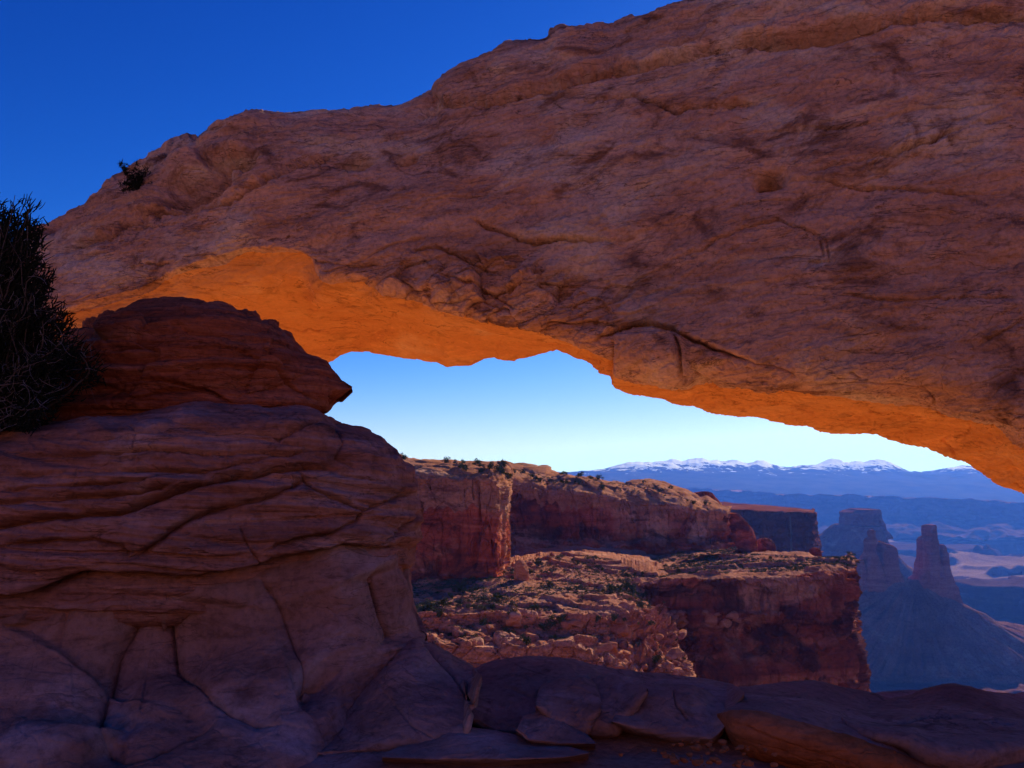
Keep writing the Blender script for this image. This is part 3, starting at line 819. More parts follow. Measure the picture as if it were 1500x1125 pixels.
lump('small round boulder in front of the ledge blocks', M['slab'], 756, 872,
     [(756, 1066), (766, 1046), (790, 1037), (818, 1040), (845, 1062), (872, 1086)], [(756, 1069), (775, 1090), (820, 1096), (872, 1090)], 5.0, .4, .3, 26)
lump('low dark slab lying across the hollow at the bottom of the picture', M['slab'], 560, 862,
     [(560, 1104), (620, 1078), (660, 1062), (720, 1066), (780, 1080), (862, 1100)], [(560, 1110), (640, 1118), (740, 1118), (820, 1112), (862, 1104)], 4.75, .6, .4, 27)
osl = solid('rock_slab', 'thick slab with an orange broken front face at lower right', 'rock slab', M['orange_slab'], 1050, 1420, [
    [(1050, 1060, 6.2), (1120, 1060, 7.2), (1240, 1070, 7.2), (1420, 1100, 6.4)],
    [(1050, 1043, 5.5), (1062, 1018, 6.2), (1090, 1004, 6.7), (1140, 999, 6.9), (1190, 998, 7.0), (1240, 1007, 7.0), (1300, 1021, 6.9), (1350, 1030, 6.7), (1420, 1060, 6.2)],
    [(1050, 1044, 5.4), (1075, 1024, 5.8), (1160, 1022, 6.0), (1240, 1036, 6.0), (1300, 1052, 6.0), (1350, 1070, 5.8), (1420, 1090, 5.6)],
    [(1050, 1045, 5.3), (1075, 1038, 5.1), (1110, 1040, 5.05), (1160, 1052, 5.0), (1240, 1078, 4.95), (1300, 1102, 4.9), (1350, 1120, 4.9), (1420, 1130, 5.0)],
    [(1050, 1047, 5.28), (1072, 1052, 5.0), (1110, 1060, 4.93), (1160, 1074, 4.88), (1240, 1100, 4.82), (1300, 1118, 4.8), (1350, 1130, 4.8), (1420, 1136, 4.9)],
    [(1050, 1050, 5.3), (1072, 1074, 5.02), (1110, 1096, 4.95), (1160, 1112, 4.9), (1240, 1130, 4.85), (1300, 1140, 4.82), (1420, 1150, 4.9)],
    [(1050, 1053, 5.4), (1080, 1092, 5.15), (1120, 1114, 5.1), (1180, 1132, 5.0), (1300, 1150, 5.0), (1420, 1160, 5.0)],
    [(1050, 1056, 5.6), (1120, 1090, 6.5), (1240, 1100, 6.5), (1420, 1120, 6.0)]], [8, 20, 44, 16, 40, 30, 10, 10], 28, 300, 1.0,
    [([(1090, 1062), (1140, 1085), (1200, 1104), (1260, 1122)], 2, .03, .02), ([(1075, 1080), (1130, 1098), (1200, 1118)], 2, .03, .02)])
osl.data.materials.append(M['slab'])
jt = np.arange(len(osl.data.polygons)) % 178
osl.data.polygons.foreach_set('material_index', ((jt < 70) | (jt > 160)).astype(np.int32))
solid('rock_slab', 'big flat dark slab in the lower right corner', 'rock slab', M['slab'], 1228, 1720, [
    [(1228, 1060, 6.2), (1400, 1060, 7.6), (1720, 1080, 7.0)],
    [(1228, 1043, 5.9), (1250, 1035, 6.6), (1290, 1030, 6.9), (1335, 1024, 7.0), (1350, 1016, 7.1), (1395, 1004, 7.2), (1450, 1014, 7.2), (1500, 1027, 7.1), (1600, 1050, 7.0), (1720, 1075, 6.6)],
    [(1228, 1044, 5.8), (1260, 1042, 6.1), (1340, 1038, 6.3), (1400, 1030, 6.3), (1500, 1044, 6.2), (1720, 1082, 6.0)],
    [(1228, 1045, 5.6), (1240, 1058, 5.3), (1275, 1071, 5.1), (1330, 1080, 5.0), (1360, 1094, 4.95), (1420, 1098, 4.95), (1500, 1084, 5.1), (1600, 1080, 5.2), (1720, 1090, 5.3)],
    [(1228, 1046, 5.58), (1242, 1063, 5.25), (1276, 1078, 5.05), (1330, 1090, 4.93), (1360, 1106, 4.88), (1420, 1112, 4.86), (1500, 1100, 5.0), (1720, 1110, 5.2)],
    [(1228, 1048, 5.65), (1246, 1068, 5.4), (1280, 1084, 5.25), (1330, 1098, 5.1), (1360, 1120, 5.0), (1420, 1126, 4.95), (1500, 1118, 5.05), (1720, 1130, 5.25)],
    [(1228, 1052, 6.0), (1400, 1090, 6.5), (1720, 1110, 6.2)]], [8, 26, 50, 14, 20, 12, 10], 29, 320, 1.1,
    [([(1300, 1060), (1400, 1052), (1500, 1062)], 3, .03, .03), ([(1370, 1018), (1450, 1030), (1500, 1040)], 3, .03, .03)])
rs = random.Random(5)
for k in range(60):
    uu = rs.gauss(1035, 40); yy = rs.uniform(1085, 1122)
    s = rs.uniform(.006, .026)
    dd = 1.54 * FPX / (yy - HORIZON)
    V, Fc = rock_shape((s, s * .9, s * .6), 400 + k, 3, 3, 6, .06, .04, .03, (0, 0, rs.uniform(0, 6)))
    o = put('loose_stone', V + P(uu, yy, dd) + np.array([0, 0, -s * .15]), Fc, M['orange_slab'])
    tag(o, 'loose brown stone on the sand below the orange fronted slab', 'stone', 'loose stones on the sand')

# ------------------------------------------------------------------ cliffs of the middle distance
def domes(G, size, h, seed, sq=1.0):
    q = G / size; q = np.stack([q[..., 0], q[..., 1] * sq, 0 * q[..., 0]], -1)
    q = q + .25 * np.stack([perlin(q * 1.3, seed + 1), perlin(q * 1.3, seed + 2), 0 * q[..., 0]], -1)
    f1, f21, idv = worley(q, seed)
    return h * (.45 + .75 * idv) * np.sqrt(np.clip(1 - (f1 / .82)**2, 0, 1))

def cliff_disp(G, s=1.0, seed=0, wall=1.0, led=1.0, low=1.0):
    """vertical joints, ledges and flakes for a big wall; s scales the sizes"""
    q = G / s
    d = low * 2.2 * fbm(ang(q, (.05, .05, .012)), 4, seed) + 1.0 * wall * np.clip(3 * perlin(ang(q, (.11, .11, .01)), seed + 1), -1, 1)
    d += led * (.9 * fbm(ang(q, (.05, .05, .35)), 4, seed + 2) + .5 * np.clip(3 * perlin(ang(q, (.02, .02, .30)), seed + 6), -1, 1))
    d += .35 * stairs(4 * fbm(ang(q, (.12, .12, .05)), 4, seed + 8), .85)
    d -= 2.4 * cracks(ang(q, (.09, .09, .012)), .028, seed + 3, -0.05) + 1.2 * cracks(ang(q, (.22, .22, .03)), .035, seed + 9, 0.0)
    lev, f21 = facets(ang(q, (.15, .15, .085)), seed + 4, 1.3)
    lev2, f22 = facets(ang(q, (.42, .42, .30)), seed + 14, 1.3)
    d += 1.5 * lev + .55 * lev2 + .3 * fbm(q * .8, 3, seed + 5)
    return d * s

def ramp_rows(G, wts):
    return np.array(wts)[None, :]

# the wall with the square prow
def build_prow():
    kn = [(-200, 262), (480, 262), (585, 262), (600, 262), (640, 261), (690, 260), (715, 259), (728, 259), (736, 264), (742, 276), (744, 300), (744, 340)]
    uu = [a for a, _ in kn]; dd = [b for _, b in kn]
    f = lambda ys, off=0.0: [(a, y, b + off) for (a, b), y in zip(kn, ys)]
    foot = f([862, 858, 850, 850, 848, 846, 845, 845, 843, 838, 828, 815], -2)
    ft2 = f([846, 843, 838, 838, 837, 837, 837, 837, 835, 830, 822, 808], 0)
    mid = f([760, 758, 757, 757, 756, 756, 757, 757, 757, 755, 753, 750], .6)
    rim = f([700, 700, 703, 703, 700, 702, 704, 707, 714, 722, 722, 720], 1.5)
    sh = [(a - (2 if a > 720 else 0), y, b) for a, y, b in f([694, 694, 695, 694, 690, 692, 693, 697, 703, 710, 712, 712], 8)]
    t1 = f([680, 680, 682, 682, 682, 681, 682, 684, 687, 690, 696, 700], 30)
    t2 = f([672, 668, 667, 673, 677, 678, 679, 681, 683, 684, 688, 692], 62)
    t3 = f([690, 690, 690, 690, 692, 692, 692, 692, 692, 692, 696, 700], 110)
    G = sheet([foot, ft2, mid, rim, sh, t1, t2, t3], 420, [14, 95, 60, 14, 30, 24, 12])
    N = normals(G); N *= np.sign((N * np.array([0, -1, .4])).sum(-1, keepdims=True) + 1e-6) if False else 1
    k = np.arange(G.shape[1]); w = sstep(0, 14, k) * (1 - sstep(165, 190, k))
    top = sstep(160, 185, k)
    d = cliff_disp(G, .8, 3, 1.0, .35) * w[None] + top[None] * (domes(G, 13, 2.6, 9) + domes(G, 6, 1.0, 10) - 1.3 + .3 * fbm(ang(G, (.3, .3, 1.2)), 3, 12))
    u_, y_ = proj(G)
    d += traced(G, [([(678, 706), (682, 740), (688, 770), (686, 800), (692, 830)], 1.6, .9, 0), ([(735, 700), (726, 735), (730, 760)], 1.3, .5, 0),
                    ([(600, 838), (660, 838), (738, 837)], 1.5, .5, .4), ([(690, 737), (715, 741), (738, 747)], 1.4, .5, .5)], None, 25.0)
    return G, N, d
def orient(N, G):
    """turn the normals of a sheet towards the viewer and the sky"""
    r = (N * np.array([0, -1.0, .8])).sum(-1).mean()
    return N if r > 0 else -N
G, N, d = build_prow()
N = orient(N, G)
prow = thing('cliff_prow', P(680, 850, 262))
tag(prow, 'square red cliff with a sunlit corner, nearest wall behind the layered outcrop', 'cliff')
G = G + N * d[..., None]
o = put('cliff_wall', G[:, :172], grid_faces(G.shape[0], 172), M['cliff'], prow, False)
bleach(o, G, 0, 172, [(300, 745), (600, 738), (680, 750), (740, 752)], 14, 201)
put('slickrock_top', G[:, 171:], grid_faces(G.shape[0], G.shape[1] - 171), M['dome'], prow)
RIM_A = G[:, 185:225].reshape(-1, 3)

# the long wall behind the bench, with slickrock domes on its rim
def build_wall():
    kn = [(690, 342), (745, 344), (800, 350), (850, 355), (900, 362), (950, 368), (1000, 374), (1035, 378), (1055, 380), (1062, 384), (1068, 396), (1070, 430)]
    f = lambda ys, off=0.0, du=0: [(a + (du if a > 1040 else 0), y, b + off) for (a, b), y in zip(kn, ys)]
    foot = f([838, 835, 835, 838, 842, 836, 822, 812, 810, 808, 806, 804], -46, 8)
    tal = f([815, 812, 812, 813, 814, 812, 808, 806, 804, 803, 802, 800], -16, 6)
    l2 = f([800, 798, 798, 799, 799, 798, 797, 797, 797, 797, 796, 794], -13, 4)
    bk = f([794, 792, 791, 792, 792, 791, 790, 790, 790, 790, 790, 789], -2, 2)
    w1 = f([788, 786, 785, 786, 786, 786, 785, 784, 784, 784, 784, 783], 0)
    rim = f([716, 714, 716, 722, 730, 737, 744, 747, 750, 751, 751, 750], 2)
    s1 = f([704, 703, 708, 714, 722, 731, 741, 745, 748, 748, 748, 748], 14)
    dm = f([690, 689, 690, 702, 712, 717, 727, 736, 745, 746, 746, 747], 40)
    s2 = f([684, 685, 687, 701, 707, 711, 723, 730, 743, 745, 745, 746], 80)
    bk2 = f([700, 700, 702, 712, 716, 720, 732, 738, 744, 745, 745, 746], 160)
    G = sheet([foot, tal, l2, bk, w1, rim, s1, dm, s2, bk2], 460, [36, 26, 18, 8, 110, 30, 40, 30, 14])
    N = orient(normals(G), G)
    k = np.arange(G.shape[1])
    wall = sstep(34, 48, k) * (1 - sstep(192, 215, k))
    top = sstep(196, 225, k); tal = 1 - sstep(30, 44, k)
    ledge = fbm(ang(G, (.03, .03, .6)), 3, 77)
    d = cliff_disp(G, .9, 13) * wall[None]
    dome = np.abs(fbm(ang(G, (.040, .03, .02)), 2, 29))
    d += top[None] * (2.0 * dome + domes(G, 26, 5.0, 29, .6) + domes(G, 10, 2.0, 34, .8) - 3.2 + .5 * fbm(ang(G, (.15, .15, .8)), 3, 30) + .2 * fbm(G * .6, 2, 31))
    d += tal[None] * (1.0 * ledge + .7 * fbm(G * .25, 4, 78))
    return G + N * d[..., None]
G = build_wall()
wallt = thing('canyon_wall', P(880, 840, 330))
tag(wallt, 'long shadowed red wall with rounded slickrock domes along its rim', 'cliff')
o = put('cliff_wall', G[:, 30:200], grid_faces(G.shape[0], 170), M['cliff'], wallt, False)
bleach(o, G, 30, 200, [(740, 716), (770, 722), (820, 745), (860, 742), (920, 752), (980, 752), (1060, 760)], 14, 211)
put('slickrock_domes', G[:, 199:], grid_faces(G.shape[0], G.shape[1] - 199), M['dome'], wallt)
put('talus', G[:, :31], grid_faces(G.shape[0], 31), M['bench'], wallt, False)
RIM_B = G[:, 215:262].reshape(-1, 3); TAL_B = G[:, 2:30].reshape(-1, 3)

# the promontory at the right with its sheer face
def build_prom():
    kn = [(850, 262), (900, 262), (940, 260), (960, 258), (1000, 256), (1060, 256), (1120, 258), (1180, 262), (1215, 264), (1232, 268), (1242, 276), (1246, 290), (1246, 320), (1246, 370)]
    f = lambda ys, off=0.0, du=(0,) * 14: [(a + q, y, b + off) for (a, b), y, q in zip(kn, ys, du)]
    z0 = f([1060, 1075, 1090, 1095, 1100, 1100, 1100, 1100, 1090, 1080, 1070, 1060, 1040, 1000], -4, (0, 0, 0, 0, 0, 0, 0, 4, 8, 14, 20, 22, 24, 24))
    z1 = f([960, 970, 985, 990, 985, 975, 975, 975, 975, 975, 975, 975, 960, 940], -1, (0, 0, 0, 0, 0, 0, 0, 2, 4, 8, 10, 10, 10, 10))
    z2 = f([915, 920, 925, 928, 930, 926, 920, 920, 925, 930, 925, 915, 905, 890], 11, (0, 0, 0, 0, 0, 0, 0, 0, 2, 2, 2, 2, 2, 2))
    z3 = f([898, 900, 901, 901, 900, 898, 900, 905, 905, 900, 895, 890, 880, 870], 1.5)
    z4 = f([893, 894, 895, 895, 893, 892, 893, 898, 898, 893, 890, 880, 872, 860], 5)
    z5 = f([872, 876, 876, 874, 870, 868, 868, 868, 868, 865, 862, 855, 848, 838], 6, (0, 0, 0, 0, 0, 0, 0, 0, 0, 0, 2, 2, 2, 2))
    z6 = f([857, 858, 857, 854, 850, 850, 849, 846, 844, 842, 842, 838, 832, 825], 4)
    z7 = f([853, 853, 851, 848, 843, 843, 841, 838, 836, 835, 835, 831, 826, 820], 12)
    z8 = f([846, 846, 845, 842, 836, 834, 830, 828, 826, 825, 824, 822, 818, 814], 40)
    z9 = f([838, 838, 836, 830, 820, 813, 811, 814, 817, 818, 818, 816, 812, 808], 92)
    z10 = f([838, 838, 836, 830, 822, 816, 814, 818, 822, 823, 823, 822, 818, 812], 150)
    G = sheet([z0, z1, z2, z3, z4, z5, z6, z7, z8, z9, z10], 520, [36, 60, 26, 10, 34, 26, 14, 50, 70, 10])
    N = orient(normals(G), G)
    k = np.arange(G.shape[1]); w = 1 - sstep(186, 206, k); top = sstep(192, 210, k)
    d = cliff_disp(G, .75, 23, 1.0, .8) * w[None]
    d += top[None] * (1.1 * fbm(ang(G, (.05, .05, .5)), 4, 44) + .6 * fbm(G * .4, 4, 45) + 1.6 * stairs(2.6 * fbm(ang(G, (.03, .05, .05)), 4, 46), .8))
    # broken edge of the corner
    u_, y_ = proj(G)
    lev, f21 = facets(ang(G, (.2, .2, .11)), 8, 1.4)
    d += sstep(1195, 1235, u_) * w[None] * (3.4 * lev + 1.2 * fbm(G * .3, 3, 47))
    lev, f21 = facets(ang(G, (.2, .2, .2)), 18, 1.2)
    d += np.exp(-((k - 184) / 11.0)**2)[None] * (2.4 * lev - 1.2 * np.exp(-f21 / .06))
    return G + N * d[..., None]
G = build_prom()
prom = thing('rock_promontory', P(1100, 1000, 262))
tag(prom, 'jutting red promontory with a sheer shadowed face and a scrubby flat top', 'cliff')
put('cliff_face', G[:, :200], grid_faces(G.shape[0], 200), M['cliff'], prom, False)
put('bench_top', G[:, 199:], grid_faces(G.shape[0], G.shape[1] - 199), M['bench'], prom, False)
TOP_C = G[:, 208:320].reshape(-1, 3); LED_C = G[:, 110:132].reshape(-1, 3)

# the bench below the prow: terraces going down to the near ledge
def build_bench():
    us = [-150, 600, 640, 680, 720, 760, 800, 830, 860, 900, 940, 980, 1010]
    row = lambda ys, ds, end=None: list(zip(us[:len(ys)], ys, ds)) + (end or [])
    r0 = row([800] * 4 + [798, 792, 788, 790, 795, 800, 805, 812, 815], [372] * 13)
    r1 = row([852, 852, 850, 848, 845, 822, 812, 812, 815, 822, 832, 842, 846], [262, 262, 262, 262, 264, 285, 300, 305, 305, 300, 285, 276, 274])
    r2 = row([866, 866, 864, 862, 856, 842, 832, 830, 830, 838, 850], [246, 246, 246, 246, 250, 262, 275, 280, 283, 278, 268], [(960, 857, 268), (985, 862, 272)])
    r3 = row([885, 884, 880, 876, 872, 866, 860, 856, 858, 868], [224, 225, 227, 229, 232, 238, 244, 248, 250, 246], [(925, 880, 250), (942, 888, 258), (950, 893, 272)])
    r4 = row([898, 897, 894, 893, 892, 893, 893, 891, 889, 886], [210, 210, 211, 212, 213, 214, 214, 216, 218, 221], [(935, 894, 224), (960, 904, 234), (970, 912, 268)])
    r5 = row([902, 901, 898, 898, 898, 900, 904, 905, 906, 905], [206, 206, 206, 206, 206, 206, 206, 206, 206, 208], [(945, 917, 214), (978, 928, 226), (985, 935, 266)])
    r6 = row([922, 922, 920, 920, 920, 921, 924, 928, 938, 940], [204, 204, 204, 204, 204, 204, 204, 205, 206, 206], [(950, 948, 206), (990, 956, 216), (996, 962, 264)])
    r7 = row([930, 931, 934, 934, 934, 936, 938, 938, 942, 958], [196, 196, 196, 196, 196, 196, 196, 197, 198, 198], [(950, 968, 199), (1000, 964, 206), (1006, 972, 262)])
    r8 = row([940, 940, 943, 944, 945, 946, 946, 944, 950, 972], [188, 188, 187, 187, 187, 187, 187, 187, 188, 190], [(950, 985, 193), (1006, 974, 199), (1010, 984, 262)])
    r9 = row([1030, 1030, 1030, 1030, 1030, 1030, 1030, 1030, 1030, 1040], [186, 186, 185, 185, 185, 185, 185, 185, 186, 188], [(960, 1060, 191), (1012, 1060, 197), (1018, 1060, 262)])
    G = sheet([r0, r1, r2, r3, r4, r5, r6, r7, r8, r9], 560, [12, 50, 50, 60, 20, 40, 30, 26, 60], True)
    N = orient(normals(G), G)
    k = np.arange(G.shape[1])
    u_, y_ = proj(G)
    soft = 1 - sstep(175, 195, k); led = sstep(180, 192, k)
    d = soft[None] * (.9 * fbm(G * .06, 4, 51) + 1.0 * stairs(3.2 * fbm(ang(G, (.03, .045, .05)), 4, 52), .85) + .5 * fbm(G * .4, 5, 53))
    lev, f21 = facets(ang(G, (.16, .16, .30)), 21, 1.2)
    lev2, f22 = facets(ang(G, (.5, .5, .8)), 22, 1.4)
    d += led[None] * (2.0 * lev + .6 * lev2 - .8 * np.exp(-f21 / .05) + .7 * fbm(ang(G, (.1, .1, .9)), 3, 54) + .25 * fbm(G * .8, 3, 55))
    d += soft[None] * (.45 * lev2 * sstep(-.1, .3, fbm(G * .05, 3, 58)))
    rav = np.exp(-((u_ - 945) / 52)**2) * sstep(885, 908, y_) * sstep(1.0, .97, np.linspace(0, 1, G.shape[0]))[:, None]
    lev, f21 = facets(ang(G, (.24, .24, .13)), 27, 1.5)
    d += rav * (4.2 * lev + 1.2 * lev2 - 1.0 * np.exp(-f21 / .05))
    return G + N * d[..., None]
G = build_bench()
bench_obj = put('bench_terrain', G, grid_faces(G.shape[0], G.shape[1]), M['bench'], None, False)
tag(bench_obj, kind='structure')
u_, y_ = proj(G)
BENCH = G[:, 20:175].reshape(-1, 3); BENCH_LOW = G[:, 196:285].reshape(-1, 3); NOSE = G[(u_ > 880) & (u_ < 1000) & (y_ > 885)].reshape(-1, 3)

# ------------------------------------------------------------------ farther landforms
def tower(profile, d0, depth, ns, seed, s, mat, name, parent=None, amp=1.0, k=3.0):
    """a rock mass from its outline: (y, left u, right u) from the top down, with a rounded plan"""
    pr = np.array(profile, float)
    yy = np.linspace(pr[0, 0], pr[-1, 0], ns)
    ul = np.interp(yy, pr[:, 0], pr[:, 1]); ur = np.interp(yy, pr[:, 0], pr[:, 2])
    a = np.linspace(0, 2 * math.pi, 160, endpoint=False)
    ca, sa = np.cos(a), np.sin(a)
    rr = 1 / (np.abs(ca)**k + np.abs(sa)**k)**(1 / k)
    wid = (ur - ul) / 2 * d0 / FPX
    dep = np.minimum(depth, wid * 1.6 + depth * .15)
    U = (ul + ur)[:, None] / 2 + (ur - ul)[:, None] / 2 * (ca * rr)[None]
    Dp = d0 + dep[:, None] * (1 + (sa * rr)[None])
    z = P(CX, yy, d0)[:, 2]
    x = (U - CX) / FPX * d0
    G = np.stack([x, Dp, np.broadcast_to(z[:, None], x.shape)], -1)
    ctr = G.mean(1, keepdims=True)
    N = G - ctr; N[..., 2] = 0; N /= np.maximum(np.linalg.norm(N, axis=-1, keepdims=True), 1e-6)
    dd = cliff_disp(G, s, seed, 1.0, 1.0, .3) * amp * .75
    dd -= np.median(dd)
    dd *= np.clip(wid / (18 * s), .15, 1)[:, None]
    G = G + N * dd[..., None]
    V = np.concatenate([G.reshape(-1, 3), G[0].mean(0)[None]])
    F = grid_faces(ns, 160, True)
    n0 = len(V) - 1
    i = np.arange(160)
    cap = np.stack([np.full(160, n0), (i + 1) % 160, i, i], -1)
    cap = np.stack([np.full(160, n0), i, (i + 1) % 160], -1)
    me_F = np.concatenate([F[:, [0, 1, 2]], F[:, [0, 2, 3]], cap])
    return put(name, V, me_F, mat, parent)

# rock knobs at the end of the wall
tag(tower([(720, 1030, 1036), (722, 1020, 1044), (728, 1017, 1050), (734, 1016, 1056), (752, 1012, 1062)], 450, 14, 40, 301, .5, M['cliff'], 'sandstone_dome'), 'dark domed knob standing on the wall rim against the far plain', 'rock knob')
tag(tower([(752, 1064, 1080), (757, 1062, 1086), (768, 1060, 1098), (780, 1058, 1106), (795, 1056, 1111), (812, 1054, 1114)], 400, 22, 60, 303, .6, M['cliff'], 'sandstone_dome'), 'rounded red buttress ending the long shadowed wall', 'rock knob')
tag(tower([(789, 1116, 1122), (792, 1112, 1128), (800, 1110, 1133), (818, 1108, 1138)], 415, 10, 40, 305, .45, M['cliff'], 'sandstone_dome'), 'low dark dome just right of the rounded buttress', 'rock knob')
tag(tower([(803, 1187, 1192), (806, 1185, 1196), (815, 1184, 1199), (828, 1182, 1202)], 400, 6, 40, 307, .35, M['cliff'], 'sandstone_dome'), 'small pointed stub of rock on the tip of the promontory', 'rock knob')

# mesa behind the promontory
def build_mesa():
    kn = [(960, 940), (1020, 930), (1062, 915), (1100, 905), (1140, 905), (1160, 898), (1175, 900), (1187, 905), (1192, 925), (1193, 980), (1190, 1100)]
    f = lambda ys, off=0, du=0: [(a + (du if a > 1150 else 0), y, b + off) for (a, b), y in zip(kn, ys)]
    ft = f([905] * 8 + [902, 890, 860], -70, 42)
    tb = f([824, 823, 822, 822, 822, 822, 822, 822, 820, 816, 808], -14, 7)
    rm = f([742, 742, 744, 748, 750, 750, 750, 751, 751, 750, 748], 0)
    b1 = f([740, 740, 741, 744, 746, 747, 748, 749, 749, 748, 746], 50)
    b2 = f([734, 734, 735, 739, 742, 744, 745.5, 747, 747, 746, 744], 320)
    b3 = f([760] * 11, 420)
    G = sheet([ft, tb, rm, b1, b2, b3], 380, [36, 110, 12, 40, 6])
    N = orient(normals(G), G); k = np.arange(G.shape[1])
    d = cliff_disp(G, 1.9, 31) * (sstep(30, 44, k) * (1 - sstep(140, 152, k)))[None] + (3 * fbm(G * .02, 4, 32)) * sstep(152, 165, k)[None]
    d += (1 - sstep(30, 44, k))[None] * 5 * fbm(G * .02, 4, 33)
    return G + N * d[..., None]
G = build_mesa()
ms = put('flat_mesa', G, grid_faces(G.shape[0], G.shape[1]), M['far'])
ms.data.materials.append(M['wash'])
u_, y_ = proj(G)
st = (np.abs(u_ - 1157.5 - .03 * (y_ - 760) - 1.2 * perlin(G * .1, 95)) < 1.3 + .5 * perlin(G * .15, 96)) & (y_ > 757) & (y_ < 812)
ms.data.polygons.foreach_set('material_index', st[:-1, :-1].reshape(-1).astype(np.int32))
tag(ms, 'flat topped mesa with a sheer purple wall behind the promontory', 'mesa')

# butte
bt = thing('square_butte', P(1270, 860, 2600))
tag(bt, 'large hazy square topped butte behind the twin rock spires', 'butte')
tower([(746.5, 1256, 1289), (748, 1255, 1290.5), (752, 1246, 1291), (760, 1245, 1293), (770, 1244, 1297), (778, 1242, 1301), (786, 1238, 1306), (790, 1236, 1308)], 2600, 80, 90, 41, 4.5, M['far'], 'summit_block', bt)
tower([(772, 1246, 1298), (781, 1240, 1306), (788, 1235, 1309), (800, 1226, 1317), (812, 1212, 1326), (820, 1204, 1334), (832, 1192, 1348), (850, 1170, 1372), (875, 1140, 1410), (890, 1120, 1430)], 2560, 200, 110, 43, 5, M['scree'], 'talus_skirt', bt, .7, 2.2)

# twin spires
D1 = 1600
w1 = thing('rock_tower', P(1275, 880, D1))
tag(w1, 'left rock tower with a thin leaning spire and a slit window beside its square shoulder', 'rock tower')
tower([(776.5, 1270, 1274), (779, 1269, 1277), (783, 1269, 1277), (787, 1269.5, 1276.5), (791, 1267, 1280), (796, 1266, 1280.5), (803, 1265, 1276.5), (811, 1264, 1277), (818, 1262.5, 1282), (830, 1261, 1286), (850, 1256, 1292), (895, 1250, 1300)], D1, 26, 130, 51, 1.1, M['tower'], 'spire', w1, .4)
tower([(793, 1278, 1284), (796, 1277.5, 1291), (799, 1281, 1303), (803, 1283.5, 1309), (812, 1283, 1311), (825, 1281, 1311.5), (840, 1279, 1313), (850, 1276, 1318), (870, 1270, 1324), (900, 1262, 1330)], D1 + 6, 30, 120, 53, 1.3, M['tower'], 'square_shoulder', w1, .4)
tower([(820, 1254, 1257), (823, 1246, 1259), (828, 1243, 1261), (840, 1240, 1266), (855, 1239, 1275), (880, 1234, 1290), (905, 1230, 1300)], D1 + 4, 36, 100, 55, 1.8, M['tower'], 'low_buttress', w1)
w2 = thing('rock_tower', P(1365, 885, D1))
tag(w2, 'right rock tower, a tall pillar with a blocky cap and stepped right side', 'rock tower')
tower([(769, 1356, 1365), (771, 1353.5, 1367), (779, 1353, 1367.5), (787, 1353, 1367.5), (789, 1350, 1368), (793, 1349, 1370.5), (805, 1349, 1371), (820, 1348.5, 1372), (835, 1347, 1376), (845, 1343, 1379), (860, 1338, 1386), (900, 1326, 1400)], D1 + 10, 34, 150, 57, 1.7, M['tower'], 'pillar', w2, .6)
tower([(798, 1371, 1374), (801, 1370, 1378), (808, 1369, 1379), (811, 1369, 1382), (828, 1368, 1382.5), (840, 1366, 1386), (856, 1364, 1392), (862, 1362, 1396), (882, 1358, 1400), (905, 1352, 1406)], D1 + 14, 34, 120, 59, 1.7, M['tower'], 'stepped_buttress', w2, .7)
tower([(836, 1344, 1350), (845, 1338, 1356), (856, 1333, 1362), (880, 1326, 1372), (905, 1320, 1380)], D1 + 12, 30, 80, 61, 1.7, M['tower'], 'low_buttress', w2)

